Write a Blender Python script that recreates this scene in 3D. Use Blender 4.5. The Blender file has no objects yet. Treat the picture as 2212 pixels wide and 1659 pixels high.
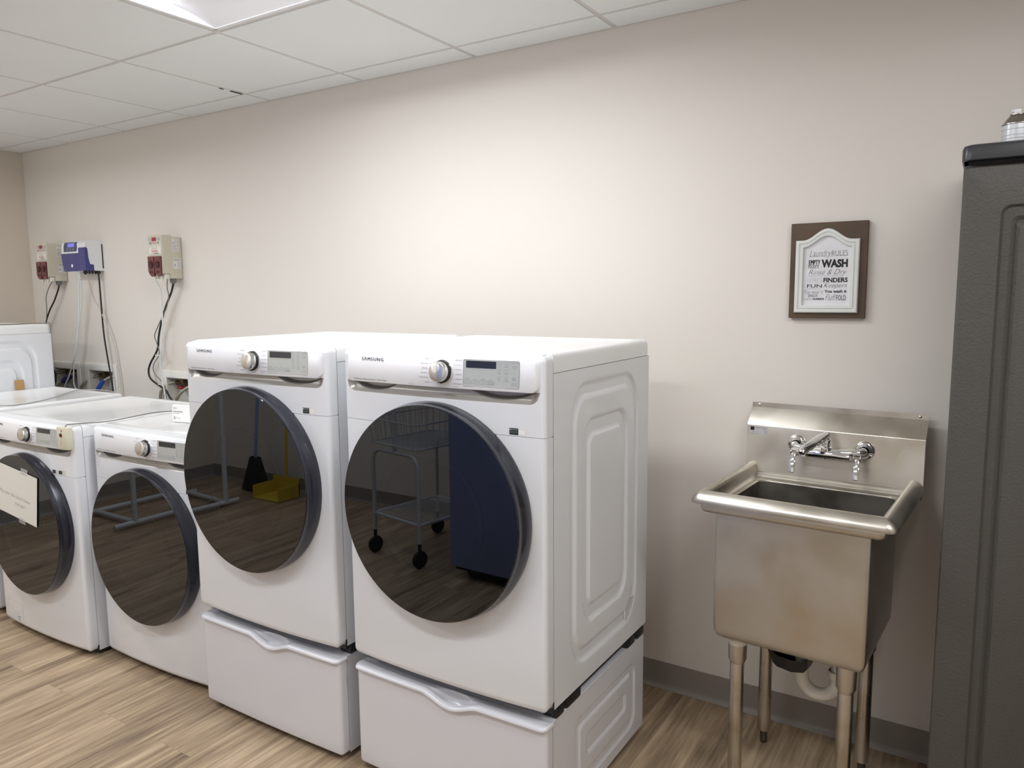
import bpy, bmesh, math, random
from mathutils import Vector, Matrix
random.seed(7)
S = bpy.context.scene
C = S.collection
PI = math.pi
rad = math.radians

# ------------------------------------------------------------------ camera
CAMP = (-0.00639, -2.60053, 1.49649)
YAW, PITCH, ROLL, FPX = 0.5628152, -0.1197199, -0.0087359, 1627.935
fw = Vector((-math.sin(YAW) * math.cos(PITCH), math.cos(YAW) * math.cos(PITCH), math.sin(PITCH)))
rt = fw.cross(Vector((0, 0, 1))).normalized()
up = rt.cross(fw)
r2 = math.cos(ROLL) * rt + math.sin(ROLL) * up
u2 = -math.sin(ROLL) * rt + math.cos(ROLL) * up
cam = bpy.data.cameras.new('camera')
cam.sensor_width = 36.0
cam.lens = FPX / 2212 * 36.0
cam.clip_start = 0.02
co = bpy.data.objects.new('camera', cam)
C.objects.link(co)
M = Matrix((r2, u2, -fw)).transposed().to_4x4()
M.translation = CAMP
co.matrix_world = M
S.camera = co

# ------------------------------------------------------------------ world, exposure
w = bpy.data.worlds.new('world')
S.world = w
w.use_nodes = True
w.node_tree.nodes['Background'].inputs[0].default_value = (0.9, 0.93, 1, 1)
w.node_tree.nodes['Background'].inputs[1].default_value = 0.05
S.view_settings.view_transform = 'Standard'
S.view_settings.look = 'None'
S.view_settings.gamma = 1
S.view_settings.use_curve_mapping = False
S.view_settings.exposure = 0.12
LENS_POWER = 27.5         # emission of the troffer lenses
LENS_COLOR = (0.96, 0.985, 1.0)

# ------------------------------------------------------------------ materials
def srgb(r, g, b):
    f = lambda c: (c / 255 / 12.92) if c / 255 <= 0.04045 else ((c / 255 + 0.055) / 1.055) ** 2.4
    return (f(r), f(g), f(b), 1)

def mat(name, col, rough=0.5, metal=0.0, coat=0.0, var=0.0, vscale=4.0, bump=0.0, bscale=200.0, emit=None, rvar=0.0, spec=None, vcol=None):
    m = bpy.data.materials.new(name)
    m.use_nodes = True
    nt = m.node_tree
    b = nt.nodes['Principled BSDF']
    b.inputs['Base Color'].default_value = col
    b.inputs['Roughness'].default_value = rough
    b.inputs['Metallic'].default_value = metal
    b.inputs['Coat Weight'].default_value = coat
    b.inputs['Coat Roughness'].default_value = 0.06
    if spec is not None:
        b.inputs['Specular IOR Level'].default_value = spec
    if emit:
        b.inputs['Emission Color'].default_value = emit[0]
        b.inputs['Emission Strength'].default_value = emit[1]
    tc = nt.nodes.new('ShaderNodeTexCoord')
    n = nt.nodes.new('ShaderNodeTexNoise')
    n.inputs['Scale'].default_value = vscale
    n.inputs['Detail'].default_value = 5
    nt.links.new(tc.outputs['Object'], n.inputs['Vector'])
    mx = nt.nodes.new('ShaderNodeMix')
    mx.data_type = 'RGBA'
    v = vcol or tuple(c * (1 - var) for c in col[:3]) + (1,)
    mx.inputs[6].default_value = col
    mx.inputs[7].default_value = v
    mr = nt.nodes.new('ShaderNodeMapRange')
    mr.inputs[1].default_value = 0.35
    mr.inputs[2].default_value = 0.7
    nt.links.new(n.outputs['Fac'], mr.inputs[0])
    nt.links.new(mr.outputs[0], mx.inputs[0])
    nt.links.new(mx.outputs[2], b.inputs['Base Color'])
    if rvar:
        r = nt.nodes.new('ShaderNodeMapRange')
        r.inputs[3].default_value = rough - rvar
        r.inputs[4].default_value = rough + rvar
        nt.links.new(n.outputs['Fac'], r.inputs[0])
        nt.links.new(r.outputs[0], b.inputs['Roughness'])
    if bump:
        n2 = nt.nodes.new('ShaderNodeTexNoise')
        n2.inputs['Scale'].default_value = bscale
        n2.inputs['Detail'].default_value = 3
        nt.links.new(tc.outputs['Object'], n2.inputs['Vector'])
        bp = nt.nodes.new('ShaderNodeBump')
        bp.inputs['Strength'].default_value = bump
        bp.inputs['Distance'].default_value = 0.002
        nt.links.new(n2.outputs['Fac'], bp.inputs['Height'])
        nt.links.new(bp.outputs[0], b.inputs['Normal'])
    return m

def steel(name, col, rough, stretch, var=0.25, blotch=None):
    """brushed stainless: fine stretched streaks plus soft blotches"""
    m = mat(name, col, rough, 1.0)
    nt = m.node_tree
    b = nt.nodes['Principled BSDF']
    tc = [n for n in nt.nodes if n.type == 'TEX_COORD'][0]
    mp = nt.nodes.new('ShaderNodeMapping')
    mp.inputs['Scale'].default_value = stretch
    nt.links.new(tc.outputs['Object'], mp.inputs['Vector'])
    n = nt.nodes.new('ShaderNodeTexNoise')
    n.inputs['Scale'].default_value = 1
    n.inputs['Detail'].default_value = 4
    nt.links.new(mp.outputs[0], n.inputs['Vector'])
    n2 = nt.nodes.new('ShaderNodeTexNoise')
    n2.inputs['Scale'].default_value = 7
    n2.inputs['Detail'].default_value = 2
    n2.inputs['Roughness'].default_value = 0.5
    nt.links.new(tc.outputs['Object'], n2.inputs['Vector'])
    r = nt.nodes.new('ShaderNodeMapRange')
    r.inputs[1].default_value = 0.3
    r.inputs[2].default_value = 0.7
    r.inputs[3].default_value = rough - 0.06
    r.inputs[4].default_value = rough + 0.12
    nt.links.new(n2.outputs['Fac'], r.inputs[0])
    nt.links.new(r.outputs[0], b.inputs['Roughness'])
    cr = nt.nodes.new('ShaderNodeValToRGB')
    cr.color_ramp.elements[0].position = 0.32
    cr.color_ramp.elements[0].color = tuple(c * (1 - var) for c in (blotch or col)[:3]) + (1,)
    cr.color_ramp.elements[1].position = 0.62
    cr.color_ramp.elements[1].color = col
    nt.links.new(n2.outputs['Fac'], cr.inputs[0])
    nt.links.new(cr.outputs[0], b.inputs['Base Color'])
    bp = nt.nodes.new('ShaderNodeBump')
    bp.inputs['Strength'].default_value = 0.12
    bp.inputs['Distance'].default_value = 0.0006
    nt.links.new(n.outputs['Fac'], bp.inputs['Height'])
    nt.links.new(bp.outputs[0], b.inputs['Normal'])
    return m

WHITE = mat('white_enamel', (0.80, 0.815, 0.85, 1), 0.22, coat=0.4, var=0.02)
LIDW = mat('white_lid_enamel', (0.86, 0.87, 0.88, 1), 0.24, coat=0.3, var=0.02)
PANELW = mat('white_panel_plastic', (0.80, 0.80, 0.83, 1), 0.2, coat=0.5, var=0.01)
PEDW = mat('white_pedestal_enamel', (0.74, 0.745, 0.79, 1), 0.25, coat=0.4, var=0.02)
STRIP = mat('silver_strip', srgb(176, 172, 166), 0.34, 0.5, var=0.05)
GRAPH = mat('graphite_ring', srgb(46, 47, 56), 0.24, 0.35, coat=0.3, var=0.03)
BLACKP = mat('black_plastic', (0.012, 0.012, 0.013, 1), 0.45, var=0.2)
BLACKG = mat('black_gloss', (0.008, 0.009, 0.011, 1), 0.05, coat=0.6)
LINE = mat('dark_seam', (0.22, 0.22, 0.24, 1), 0.6)
INK = mat('grey_print', srgb(146, 145, 150), 0.6)
INKD = mat('dark_print', srgb(62, 62, 70), 0.5)
INKL = mat('light_print', srgb(168, 170, 180), 0.6)
PAD = mat('silver_keypad', srgb(190, 193, 190), 0.3, 0.15, coat=0.2, var=0.03)
LCD = mat('display_black', (0.02, 0.022, 0.03, 1), 0.12, coat=0.5)
CHROMEK = mat('knob_metal', srgb(232, 230, 226), 0.24, 1.0)
CHROME = mat('chrome', (0.86, 0.86, 0.87, 1), 0.05, 1.0, var=0.04, vscale=20)
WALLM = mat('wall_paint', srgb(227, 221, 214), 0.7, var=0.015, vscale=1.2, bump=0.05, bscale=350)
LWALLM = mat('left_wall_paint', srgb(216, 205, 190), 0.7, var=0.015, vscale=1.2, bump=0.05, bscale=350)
BASEM = mat('vinyl_base', srgb(148, 141, 134), 0.42, var=0.06, vscale=6)
TEE = mat('ceiling_tee', srgb(214, 210, 206), 0.5, var=0.03)
TROFF = mat('troffer_white', (0.84, 0.84, 0.87, 1), 0.35, var=0.01)
LENS = mat('troffer_lens', (0.9, 0.9, 0.9, 1), 0.4, emit=(LENS_COLOR + (1,), LENS_POWER))
BEIGE = mat('beige_plastic', srgb(208, 202, 184), 0.45, var=0.04)
BEIGEF = mat('pale_beige_plastic', srgb(214, 211, 200), 0.45, var=0.03)
GREYG = mat('grey_rubber', srgb(118, 120, 120), 0.5, var=0.1)
MAROON = mat('maroon_pump_cover', srgb(108, 42, 52), 0.12, coat=0.5, var=0.35, vscale=60)
REDL = mat('red_print', srgb(206, 66, 66), 0.5)
WHITEP = mat('white_plastic', (0.82, 0.83, 0.85, 1), 0.3, coat=0.2, var=0.02)
BLUEP = mat('blue_cover', srgb(52, 56, 134), 0.1, coat=0.5, var=0.2, vscale=14)
BLUED = mat('slate_face', srgb(66, 76, 106), 0.3, var=0.05)
BLUES = mat('blue_screen', srgb(126, 124, 220), 0.3, emit=(srgb(120, 118, 225), 0.35))
PAPER = mat('white_paper', srgb(226, 224, 216), 0.7, var=0.03)
TAPE = mat('clear_tape', srgb(150, 152, 152), 0.15, coat=0.3)
PVC = mat('white_pvc', srgb(228, 224, 212), 0.35, var=0.1, vscale=25)
GREYC = mat('grey_cord', srgb(120, 116, 110), 0.5, var=0.05)
CORDL = mat('light_grey_cord', srgb(168, 164, 160), 0.5, var=0.05)
TUBEM = mat('clear_tubing', srgb(228, 232, 232), 0.2, coat=0.5, var=0.05)
HOSEM = mat('braided_hose', srgb(168, 162, 146), 0.4, 0.4, var=0.25, vscale=90, bump=0.5, bscale=500)
BRASS = mat('brass_valve', srgb(124, 108, 86), 0.3, 0.9, var=0.4, vscale=80)
BLUEH = mat('blue_sleeve', srgb(46, 84, 184), 0.35, var=0.1)
REDH = mat('red_handle', srgb(150, 46, 44), 0.35, var=0.15)
BOXW = mat('outlet_box_plastic', srgb(242, 240, 236), 0.6, var=0.03)
BOXG = mat('outlet_box_back', srgb(214, 211, 205), 0.5, var=0.06)
CARD = mat('cardboard', srgb(190, 150, 100), 0.8, var=0.1, vscale=30)
CREAM = mat('cream_plastic', srgb(214, 210, 190), 0.5, var=0.05)
WALNUT = mat('dark_wood', srgb(92, 72, 52), 0.45, var=0.35, vscale=9, vcol=srgb(72, 55, 42))
FRAMEW = mat('painted_white_frame', srgb(226, 229, 226), 0.45, var=0.02)
ART = mat('art_print', srgb(232, 231, 236), 0.5, var=0.05, vscale=16, vcol=srgb(222, 221, 226))
PRINTB = mat('black_lettering', srgb(28, 28, 32), 0.6)
PRINTG = mat('pale_lettering', srgb(208, 208, 212), 0.6)
PRINTM = mat('mid_lettering', srgb(92, 92, 96), 0.6)
CABM = mat('charcoal_cabinet', srgb(76, 73, 69), 0.5, var=0.06, vscale=2, bump=0.6, bscale=170)
CABL = mat('black_cabinet_lid', srgb(52, 53, 57), 0.32, var=0.05)
STEEL = steel('brushed_steel', srgb(206, 201, 192), 0.30, (6, 6, 420), 0.10, srgb(190, 183, 170))
STEELV = steel('brushed_steel_panel', srgb(204, 202, 197), 0.36, (8, 8, 160), 0.05, srgb(198, 193, 182))
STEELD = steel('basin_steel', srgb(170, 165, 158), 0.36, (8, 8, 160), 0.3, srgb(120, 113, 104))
STEELL = steel('leg_steel', srgb(212, 209, 203), 0.28, (300, 300, 5), 0.10, srgb(196, 189, 174))
DUSTB = mat('blue_cloth', srgb(142, 156, 204), 0.8, var=0.15, vscale=3)
CARTW = mat('white_cart_metal', srgb(205, 208, 212), 0.35, var=0.03)
YEL = mat('yellow_plastic', srgb(205, 178, 60), 0.4, var=0.05)

# smoked door glass
GLASS = bpy.data.materials.new('smoked_glass')
GLASS.use_nodes = True
nt = GLASS.node_tree
nt.nodes.clear()
o_ = nt.nodes.new('ShaderNodeOutputMaterial')
tr = nt.nodes.new('ShaderNodeBsdfTransparent')
tr.inputs[0].default_value = (0.34, 0.35, 0.38, 1)
gl = nt.nodes.new('ShaderNodeBsdfGlossy')
gl.inputs['Roughness'].default_value = 0.008
gl.inputs['Color'].default_value = (0.88, 0.93, 1.0, 1)
fr = nt.nodes.new('ShaderNodeFresnel')
fr.inputs['IOR'].default_value = 1.85
mx = nt.nodes.new('ShaderNodeMixShader')
nt.links.new(fr.outputs[0], mx.inputs[0])
nt.links.new(tr.outputs[0], mx.inputs[1])
nt.links.new(gl.outputs[0], mx.inputs[2])
nt.links.new(mx.outputs[0], o_.inputs[0])

# knob: radial brushed look
nt = CHROMEK.node_tree
b = nt.nodes['Principled BSDF']
b.inputs['Anisotropic'].default_value = 0.85
tg = nt.nodes.new('ShaderNodeTangent')
tg.direction_type = 'RADIAL'
tg.axis = 'Y'
nt.links.new(tg.outputs[0], b.inputs['Tangent'])

def floor_mat():
    m = bpy.data.materials.new('vinyl_plank_floor')
    m.use_nodes = True
    nt = m.node_tree
    N = nt.nodes.new
    L = nt.links.new
    b = nt.nodes['Principled BSDF']
    tc = N('ShaderNodeTexCoord')
    mp = N('ShaderNodeMapping')
    mp.inputs['Rotation'].default_value = (0, 0, rad(90))
    L(tc.outputs['Object'], mp.inputs['Vector'])
    br = N('ShaderNodeTexBrick')
    br.offset = 0.37
    br.inputs['Color1'].default_value = (0, 0, 0, 1)
    br.inputs['Color2'].default_value = (1, 1, 1, 1)
    br.inputs['Mortar'].default_value = (0.5, 0.5, 0.5, 1)
    br.inputs['Scale'].default_value = 1
    br.inputs['Mortar Size'].default_value = 0.0005
    br.inputs['Brick Width'].default_value = 1.22
    br.inputs['Row Height'].default_value = 0.178
    L(mp.outputs[0], br.inputs['Vector'])
    # per-plank offset of the grain
    ad = N('ShaderNodeVectorMath')
    ad.operation = 'MULTIPLY_ADD'
    L(br.outputs['Color'], ad.inputs[0])
    ad.inputs[1].default_value = (3, 17, 5)
    L(tc.outputs['Object'], ad.inputs[2])
    m1 = N('ShaderNodeMapping')
    m1.inputs['Scale'].default_value = (11, 0.8, 1)
    L(ad.outputs[0], m1.inputs['Vector'])
    n1 = N('ShaderNodeTexNoise')
    n1.inputs['Scale'].default_value = 1
    n1.inputs['Detail'].default_value = 8
    n1.inputs['Roughness'].default_value = 0.62
    n1.inputs['Distortion'].default_value = 0.9
    L(m1.outputs[0], n1.inputs['Vector'])
    m2 = N('ShaderNodeMapping')
    m2.inputs['Scale'].default_value = (70, 4, 1)
    L(ad.outputs[0], m2.inputs['Vector'])
    n2 = N('ShaderNodeTexNoise')
    n2.inputs['Scale'].default_value = 1
    n2.inputs['Detail'].default_value = 6
    L(m2.outputs[0], n2.inputs['Vector'])
    mx = N('ShaderNodeMix')
    mx.inputs[0].default_value = 0.4
    L(n1.outputs['Fac'], mx.inputs[2])
    L(n2.outputs['Fac'], mx.inputs[3])
    cr = N('ShaderNodeValToRGB')
    e = cr.color_ramp.elements
    e[0].position = 0.33
    e[0].color = srgb(106, 88, 72)
    e[1].position = 0.68
    e[1].color = srgb(208, 186, 156)
    k = cr.color_ramp.elements.new(0.5)
    k.color = srgb(165, 143, 117)
    L(mx.outputs[0], cr.inputs[0])
    pl = N('ShaderNodeMix')
    pl.data_type = 'RGBA'
    pl.blend_type = 'MULTIPLY'
    pl.inputs[0].default_value = 1
    L(cr.outputs[0], pl.inputs[6])
    pc = N('ShaderNodeMapRange')
    pc.inputs[3].default_value = 0.88
    pc.inputs[4].default_value = 1.04
    L(br.outputs['Color'], pc.inputs[0])
    L(pc.outputs[0], pl.inputs[7])
    mo = N('ShaderNodeMix')
    mo.data_type = 'RGBA'
    L(br.outputs['Fac'], mo.inputs[0])
    L(pl.outputs[2], mo.inputs[6])
    mo.inputs[7].default_value = srgb(132, 114, 92)
    L(mo.outputs[2], b.inputs['Base Color'])
    b.inputs['Roughness'].default_value = 0.42
    bp = N('ShaderNodeBump')
    bp.inputs['Strength'].default_value = 0.15
    bp.inputs['Distance'].default_value = 0.001
    L(n2.outputs['Fac'], bp.inputs['Height'])
    L(bp.outputs[0], b.inputs['Normal'])
    return m
FLOORM = floor_mat()
TILE = mat('ceiling_tile', srgb(238, 240, 240), 0.85, var=0.02, vscale=3, bump=0.35, bscale=260)

# ------------------------------------------------------------------ mesh helpers
class B:
    def __init__(s):
        s.v = []
        s.f = []
        s.mi = []
    def add(s, vs, fs, mi=0):
        n = len(s.v)
        s.v += [tuple(p) for p in vs]
        s.f += [tuple(i + n for i in f) for f in fs]
        s.mi += [mi] * len(fs)
        return s
    def grid(s, rows, mi=0, flip=False, closed=False):
        n = len(rows[0])
        vs = [p for r in rows for p in r]
        fs = []
        for i in range(len(rows) - 1):
            for j in range(n if closed else n - 1):
                a, b2 = i * n + j, i * n + (j + 1) % n
                c, d = a + n, b2 + n
                fs.append((a, c, d, b2) if flip else (a, b2, d, c))
        return s.add(vs, fs, mi)
    def box(s, x0, x1, y0, y1, z0, z1, bev=0.0, seg=2, mi=0, M=None):
        bm = bmesh.new()
        bmesh.ops.create_cube(bm, size=1)
        for v in bm.verts:
            v.co = Vector(((x0 + x1) / 2 + v.co.x * (x1 - x0), (y0 + y1) / 2 + v.co.y * (y1 - y0), (z0 + z1) / 2 + v.co.z * (z1 - z0)))
        if bev:
            bmesh.ops.bevel(bm, geom=bm.edges[:], offset=bev, segments=seg, affect='EDGES', profile=0.5)
        return s.bm(bm, mi, M)
    def bm(s, bm, mi=0, M=None):
        bm.verts.ensure_lookup_table()
        bm.verts.index_update()
        vs = [(M @ v.co) if M else v.co.copy() for v in bm.verts]
        s.add(vs, [[v.index for v in f.verts] for f in bm.faces], mi)
        bm.free()
        return s
    def lathe(s, prof, n=48, M=None, mi=0, flip=False):
        """prof = (radius, height) about local z; M places it"""
        rows = []
        for r, h in prof:
            r = max(r, 1e-5)
            rows.append([Vector((r * math.cos(2 * PI * i / n), r * math.sin(2 * PI * i / n), h)) for i in range(n)])
        if M:
            rows = [[M @ p for p in r] for r in rows]
        return s.grid(rows, mi, flip, closed=True)
    def tube(s, pts, r, n=8, mi=0, cap=True):
        pts = [Vector(p) for p in pts]
        rows = []
        prev = None
        for i, p in enumerate(pts):
            t = (pts[min(i + 1, len(pts) - 1)] - pts[max(i - 1, 0)]).normalized()
            if prev is None:
                a = Vector((0, 0, 1)) if abs(t.z) < 0.9 else Vector((1, 0, 0))
                nx = t.cross(a).normalized()
            else:
                nx = (prev - t * prev.dot(t)).normalized()
            prev = nx
            ny = t.cross(nx)
            rr = r[i] if isinstance(r, (list, tuple)) else r
            rows.append([p + rr * (math.cos(2 * PI * k / n) * nx + math.sin(2 * PI * k / n) * ny) for k in range(n)])
        s.grid(rows, mi, closed=True)
        if cap:
            m = len(s.v)
            s.f.append(tuple(range(m - n, m)))
            s.f.append(tuple(reversed(range(m - n * len(rows), m - n * (len(rows) - 1)))))
            s.mi += [mi, mi]
        return s
    def prism(s, outline, y0, y1, mi=0):
        """outline of (x, z), from y0 (front) to y1 (back)"""
        n = len(outline)
        vs = [(x, y0, z) for x, z in outline] + [(x, y1, z) for x, z in outline]
        fs = [tuple(range(n)), tuple(reversed(range(n, 2 * n)))]
        for i in range(n):
            j = (i + 1) % n
            fs.append((i, i + n, j + n, j))
        return s.add(vs, fs, mi)

def spline(pts, k=8):
    P = [Vector(p) for p in pts]
    out = []
    for i in range(len(P) - 1):
        p0, p1, p2, p3 = P[max(i - 1, 0)], P[i], P[i + 1], P[min(i + 2, len(P) - 1)]
        for j in range(k):
            t = j / k
            out.append(0.5 * ((2 * p1) + (p2 - p0) * t + (2 * p0 - 5 * p1 + 4 * p2 - p3) * t * t + (3 * p1 - p0 - 3 * p2 + p3) * t ** 3))
    out.append(P[-1])
    return out

def rrect(x0, x1, z0, z1, r, k=6):
    o = []
    for cx, cz, a in ((x1 - r, z0 + r, -90), (x1 - r, z1 - r, 0), (x0 + r, z1 - r, 90), (x0 + r, z0 + r, 180)):
        for i in range(k + 1):
            t = rad(a + 90 * i / k)
            o.append((cx + r * math.cos(t), cz + r * math.sin(t)))
    return o

def obj(name, b, ms, parent=None, angle=32, fix=True, **props):
    me = bpy.data.meshes.new(name)
    me.from_pydata([tuple(v) for v in b.v], [], b.f)
    if not isinstance(ms, (list, tuple)):
        ms = [ms]
    for m in ms:
        me.materials.append(m)
    me.polygons.foreach_set('material_index', b.mi)
    if fix:
        bm = bmesh.new()
        bm.from_mesh(me)
        bmesh.ops.remove_doubles(bm, verts=bm.verts, dist=1e-6)
        bmesh.ops.recalc_face_normals(bm, faces=bm.faces)
        bm.to_mesh(me)
        bm.free()
    me.shade_smooth()
    me.set_sharp_from_angle(angle=rad(angle))
    o = bpy.data.objects.new(name, me)
    C.objects.link(o)
    o.parent = parent
    for k, v in props.items():
        o[k] = v
    return o

def thing(name, label, cat, loc=(0, 0, 0), rz=0, group=None):
    o = bpy.data.objects.new(name, None)
    C.objects.link(o)
    o.empty_display_size = 0.05
    o.location = loc
    o.rotation_euler = (0, 0, rz)
    o['label'] = label
    o['category'] = cat
    if group:
        o['group'] = group
    return o

def tag(o, label, cat, group=None):
    o['label'] = label
    o['category'] = cat
    if group:
        o['group'] = group
    return o

def struct(name, b, m, **k):
    o = obj(name, b, m, **k)
    o['kind'] = 'structure'
    return o

def kids(o):
    return [c for c in bpy.data.objects if c.parent == o]

def dup(o, parent=None, skip=()):
    c = o.copy()
    C.objects.link(c)
    c.parent = parent
    for ch in kids(o):
        if ch.name.split('.')[0] not in skip:
            dup(ch, c, skip)
    return c

_tc = {}
def glyphs(txt, weight=0.0, shear=0.0, spacing=1.0):
    """vertices/faces of a text, normalised to a unit box"""
    key = (txt, weight, shear, spacing)
    if key in _tc:
        return _tc[key]
    cu = bpy.data.curves.new('t', 'FONT')
    cu.body = txt
    cu.resolution_u = 3
    cu.offset = weight
    cu.shear = shear
    cu.space_character = spacing
    ob = bpy.data.objects.new('t', cu)
    C.objects.link(ob)
    bpy.context.view_layer.update()
    me = bpy.data.meshes.new_from_object(ob.evaluated_get(bpy.context.evaluated_depsgraph_get()))
    vs = [v.co.copy() for v in me.vertices]
    fs = [tuple(p.vertices) for p in me.polygons]
    bpy.data.objects.remove(ob)
    bpy.data.curves.remove(cu)
    bpy.data.meshes.remove(me)
    x0, x1 = min(v.x for v in vs), max(v.x for v in vs)
    z0, z1 = min(v.y for v in vs), max(v.y for v in vs)
    r = [((v.x - x0) / (x1 - x0), (v.y - z0) / (z1 - z0)) for v in vs], fs, (x1 - x0) / (z1 - z0)
    _tc[key] = r
    return r

def text(b, txt, x, z, h, wd=None, surf=lambda x, z: (x, 0, z), weight=0.0, shear=0.0, mi=0, spacing=1.0, align='l'):
    """x, z = lower left of the lettering, h tall, wd wide (its natural width if None)"""
    vs, fs, asp = glyphs(txt, weight, shear, spacing)
    wd = wd or h * asp
    if align == 'r':
        x -= wd
    if align == 'c':
        x -= wd / 2
    b.add([surf(x + u * wd, z + v * h) for u, v in vs], fs, mi)

def quad(b, x0, x1, z0, z1, surf, mi=0, n=4):
    rows = [[surf(x0 + (x1 - x0) * i / n, z) for i in range(n + 1)] for z in (z0, z1)]
    b.grid(rows, mi)

def rpatch(b, x0, x1, z0, z1, r, surf, n=24, mi=0):
    """filled rounded rectangle that follows a curved surface"""
    hw = (x1 - x0) / 2
    cols = [x0 + hw - hw * math.cos(PI * i / n) for i in range(n + 1)]
    rows = []
    for t in (0, 0.5, 1):
        rows.append([surf(x, (z0 + corner(x - x0 - hw, hw, r)) * (1 - t) + (z1 - corner(x - x0 - hw, hw, r)) * t) for x in cols])
    b.grid(rows, mi)

def ring(b, x0, x1, z0, z1, t, surf, mi=0, r=0.0):
    """thin rounded outline"""
    o = rrect(x0, x1, z0, z1, max(r, t * 1.5), 4)
    i = rrect(x0 + t, x1 - t, z0 + t, z1 - t, max(r - t, t * 0.5), 4)
    b.grid([[surf(*p) for p in o], [surf(*p) for p in i]], mi, closed=True)

# ------------------------------------------------------------------ room shell
XL, XR, YF, ZC = -5.436, 1.30, -3.42, 2.438
struct('floor', B().box(XL - 0.1, XR + 0.1, YF - 0.1, 0.1, -0.1, 0.0), FLOORM)
# back wall with three openings for the outlet boxes: (x0, x1, z0, z1)
HOLES = [(-5.238, -4.958, 0.80, 1.036), (-4.822, -4.550, 0.80, 1.040), (-4.008, -3.735, 0.80, 1.034)]
b = B()
x = XL - 0.1
for hx0, hx1, hz0, hz1 in HOLES:
    b.box(x, hx0, 0, 0.12, 0, ZC + 0.1)
    b.box(hx0, hx1, 0, 0.12, 0, hz0)
    b.box(hx0, hx1, 0, 0.12, hz1, ZC + 0.1)
    x = hx1
b.box(x, XR + 0.1, 0, 0.12, 0, ZC + 0.1)
struct('wall_back', b, WALLM)
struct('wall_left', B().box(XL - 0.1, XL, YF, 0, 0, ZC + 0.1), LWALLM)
struct('wall_right', B().box(XR, XR + 0.1, YF, 0, 0, ZC + 0.1), WALLM)
struct('wall_front', B().box(XL - 0.1, XR + 0.1, YF - 0.1, YF, 0, ZC + 0.1), WALLM)

def cove(name, p0, p1, out):
    """vinyl cove base from p0 to p1 on the floor; out = direction into the room"""
    prof = [(0.0005, 0.1016), (0.0028, 0.1010), (0.0032, 0.022), (0.0045, 0.014), (0.009, 0.006), (0.017, 0.0025), (0.018, 0.0005)]
    p0, p1, out = Vector(p0), Vector(p1), Vector(out)
    b = B()
    rows = [[p + out * a + Vector((0, 0, h)) for p in (p0, p1)] for a, h in prof]
    b.grid(rows)
    return struct(name, b, BASEM, angle=50)
cove('baseboard_back', (XL, 0, 0), (XR, 0, 0), (0, -1, 0))
cove('baseboard_left', (XL, YF, 0), (XL, 0, 0), (1, 0, 0))
cove('baseboard_right', (XR, YF, 0), (XR, 0, 0), (-1, 0, 0))
cove('baseboard_front', (XL, YF, 0), (XR, YF, 0), (0, 1, 0))

# ceiling grid (0.6096 m modules), tiles and troffers
G = 0.6096
GX0, GY0 = -3.021, -0.147
xs = sorted(GX0 + i * G for i in range(-5, 9) if XL + 0.02 < GX0 + i * G < XR - 0.02)
ys = sorted(GY0 - j * G for j in range(0, 7) if GY0 - j * G > YF + 0.02)
TROFFERS = [(GX0 + 1 * G, GY0 - G), (GX0 - 3 * G, GY0 - 2 * G), (GX0 + 5 * G, GY0 - 2 * G), (GX0 - 2 * G, GY0 - 4 * G), (GX0 + 2 * G, GY0 - 3 * G)]   # (x0, y1): 2 x 1 modules
def in_troffer(cx, cy):
    return any(t[0] < cx < t[0] + 2 * G and t[1] - G < cy < t[1] for t in TROFFERS)
ex = [XL] + xs + [XR]
ey = [YF] + ys + [0.0]
b = B()
for i in range(len(ex) - 1):
    for j in range(len(ey) - 1):
        x0, x1, y0, y1 = ex[i], ex[i + 1], ey[j], ey[j + 1]
        if in_troffer((x0 + x1) / 2, (y0 + y1) / 2):
            continue
        g = 0.009
        b.box(x0 + g, x1 - g, y0 + g, y1 - g, ZC - 0.001, ZC + 0.016, 0.0015, 1)
struct('ceiling', b, TILE, angle=20)
# plenum deck above the tiles
struct('trim_1', B().box(XL - 0.1, XR + 0.1, YF - 0.1, 0.12, ZC + 0.26, ZC + 0.3), BLACKP)
b = B()
for x in xs:
    b.box(x - 0.012, x + 0.012, YF, -0.001, ZC + 0.0020, ZC + 0.0065)
for y in ys:
    b.box(XL, XR, y - 0.012, y + 0.012, ZC + 0.0024, ZC + 0.0060)
# wall angle
b.box(XL, XR, -0.022, -0.0005, ZC + 0.0005, ZC + 0.004)
b.box(XL + 0.0005, XL + 0.022, YF, 0, ZC + 0.0005, ZC + 0.004)
struct('trim_2', b, TEE)
# the torn tile edge leaves a dark slot beside the tee
b = B()
b.box(-3.036, -3.027, -0.225, -0.160, ZC - 0.0035, ZC - 0.001, 0.001, 1)
b.box(-3.034, -3.028, -0.285, -0.262, ZC - 0.0035, ZC - 0.001, 0.001, 1)
struct('trim_3', b, BLACKP)

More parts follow.
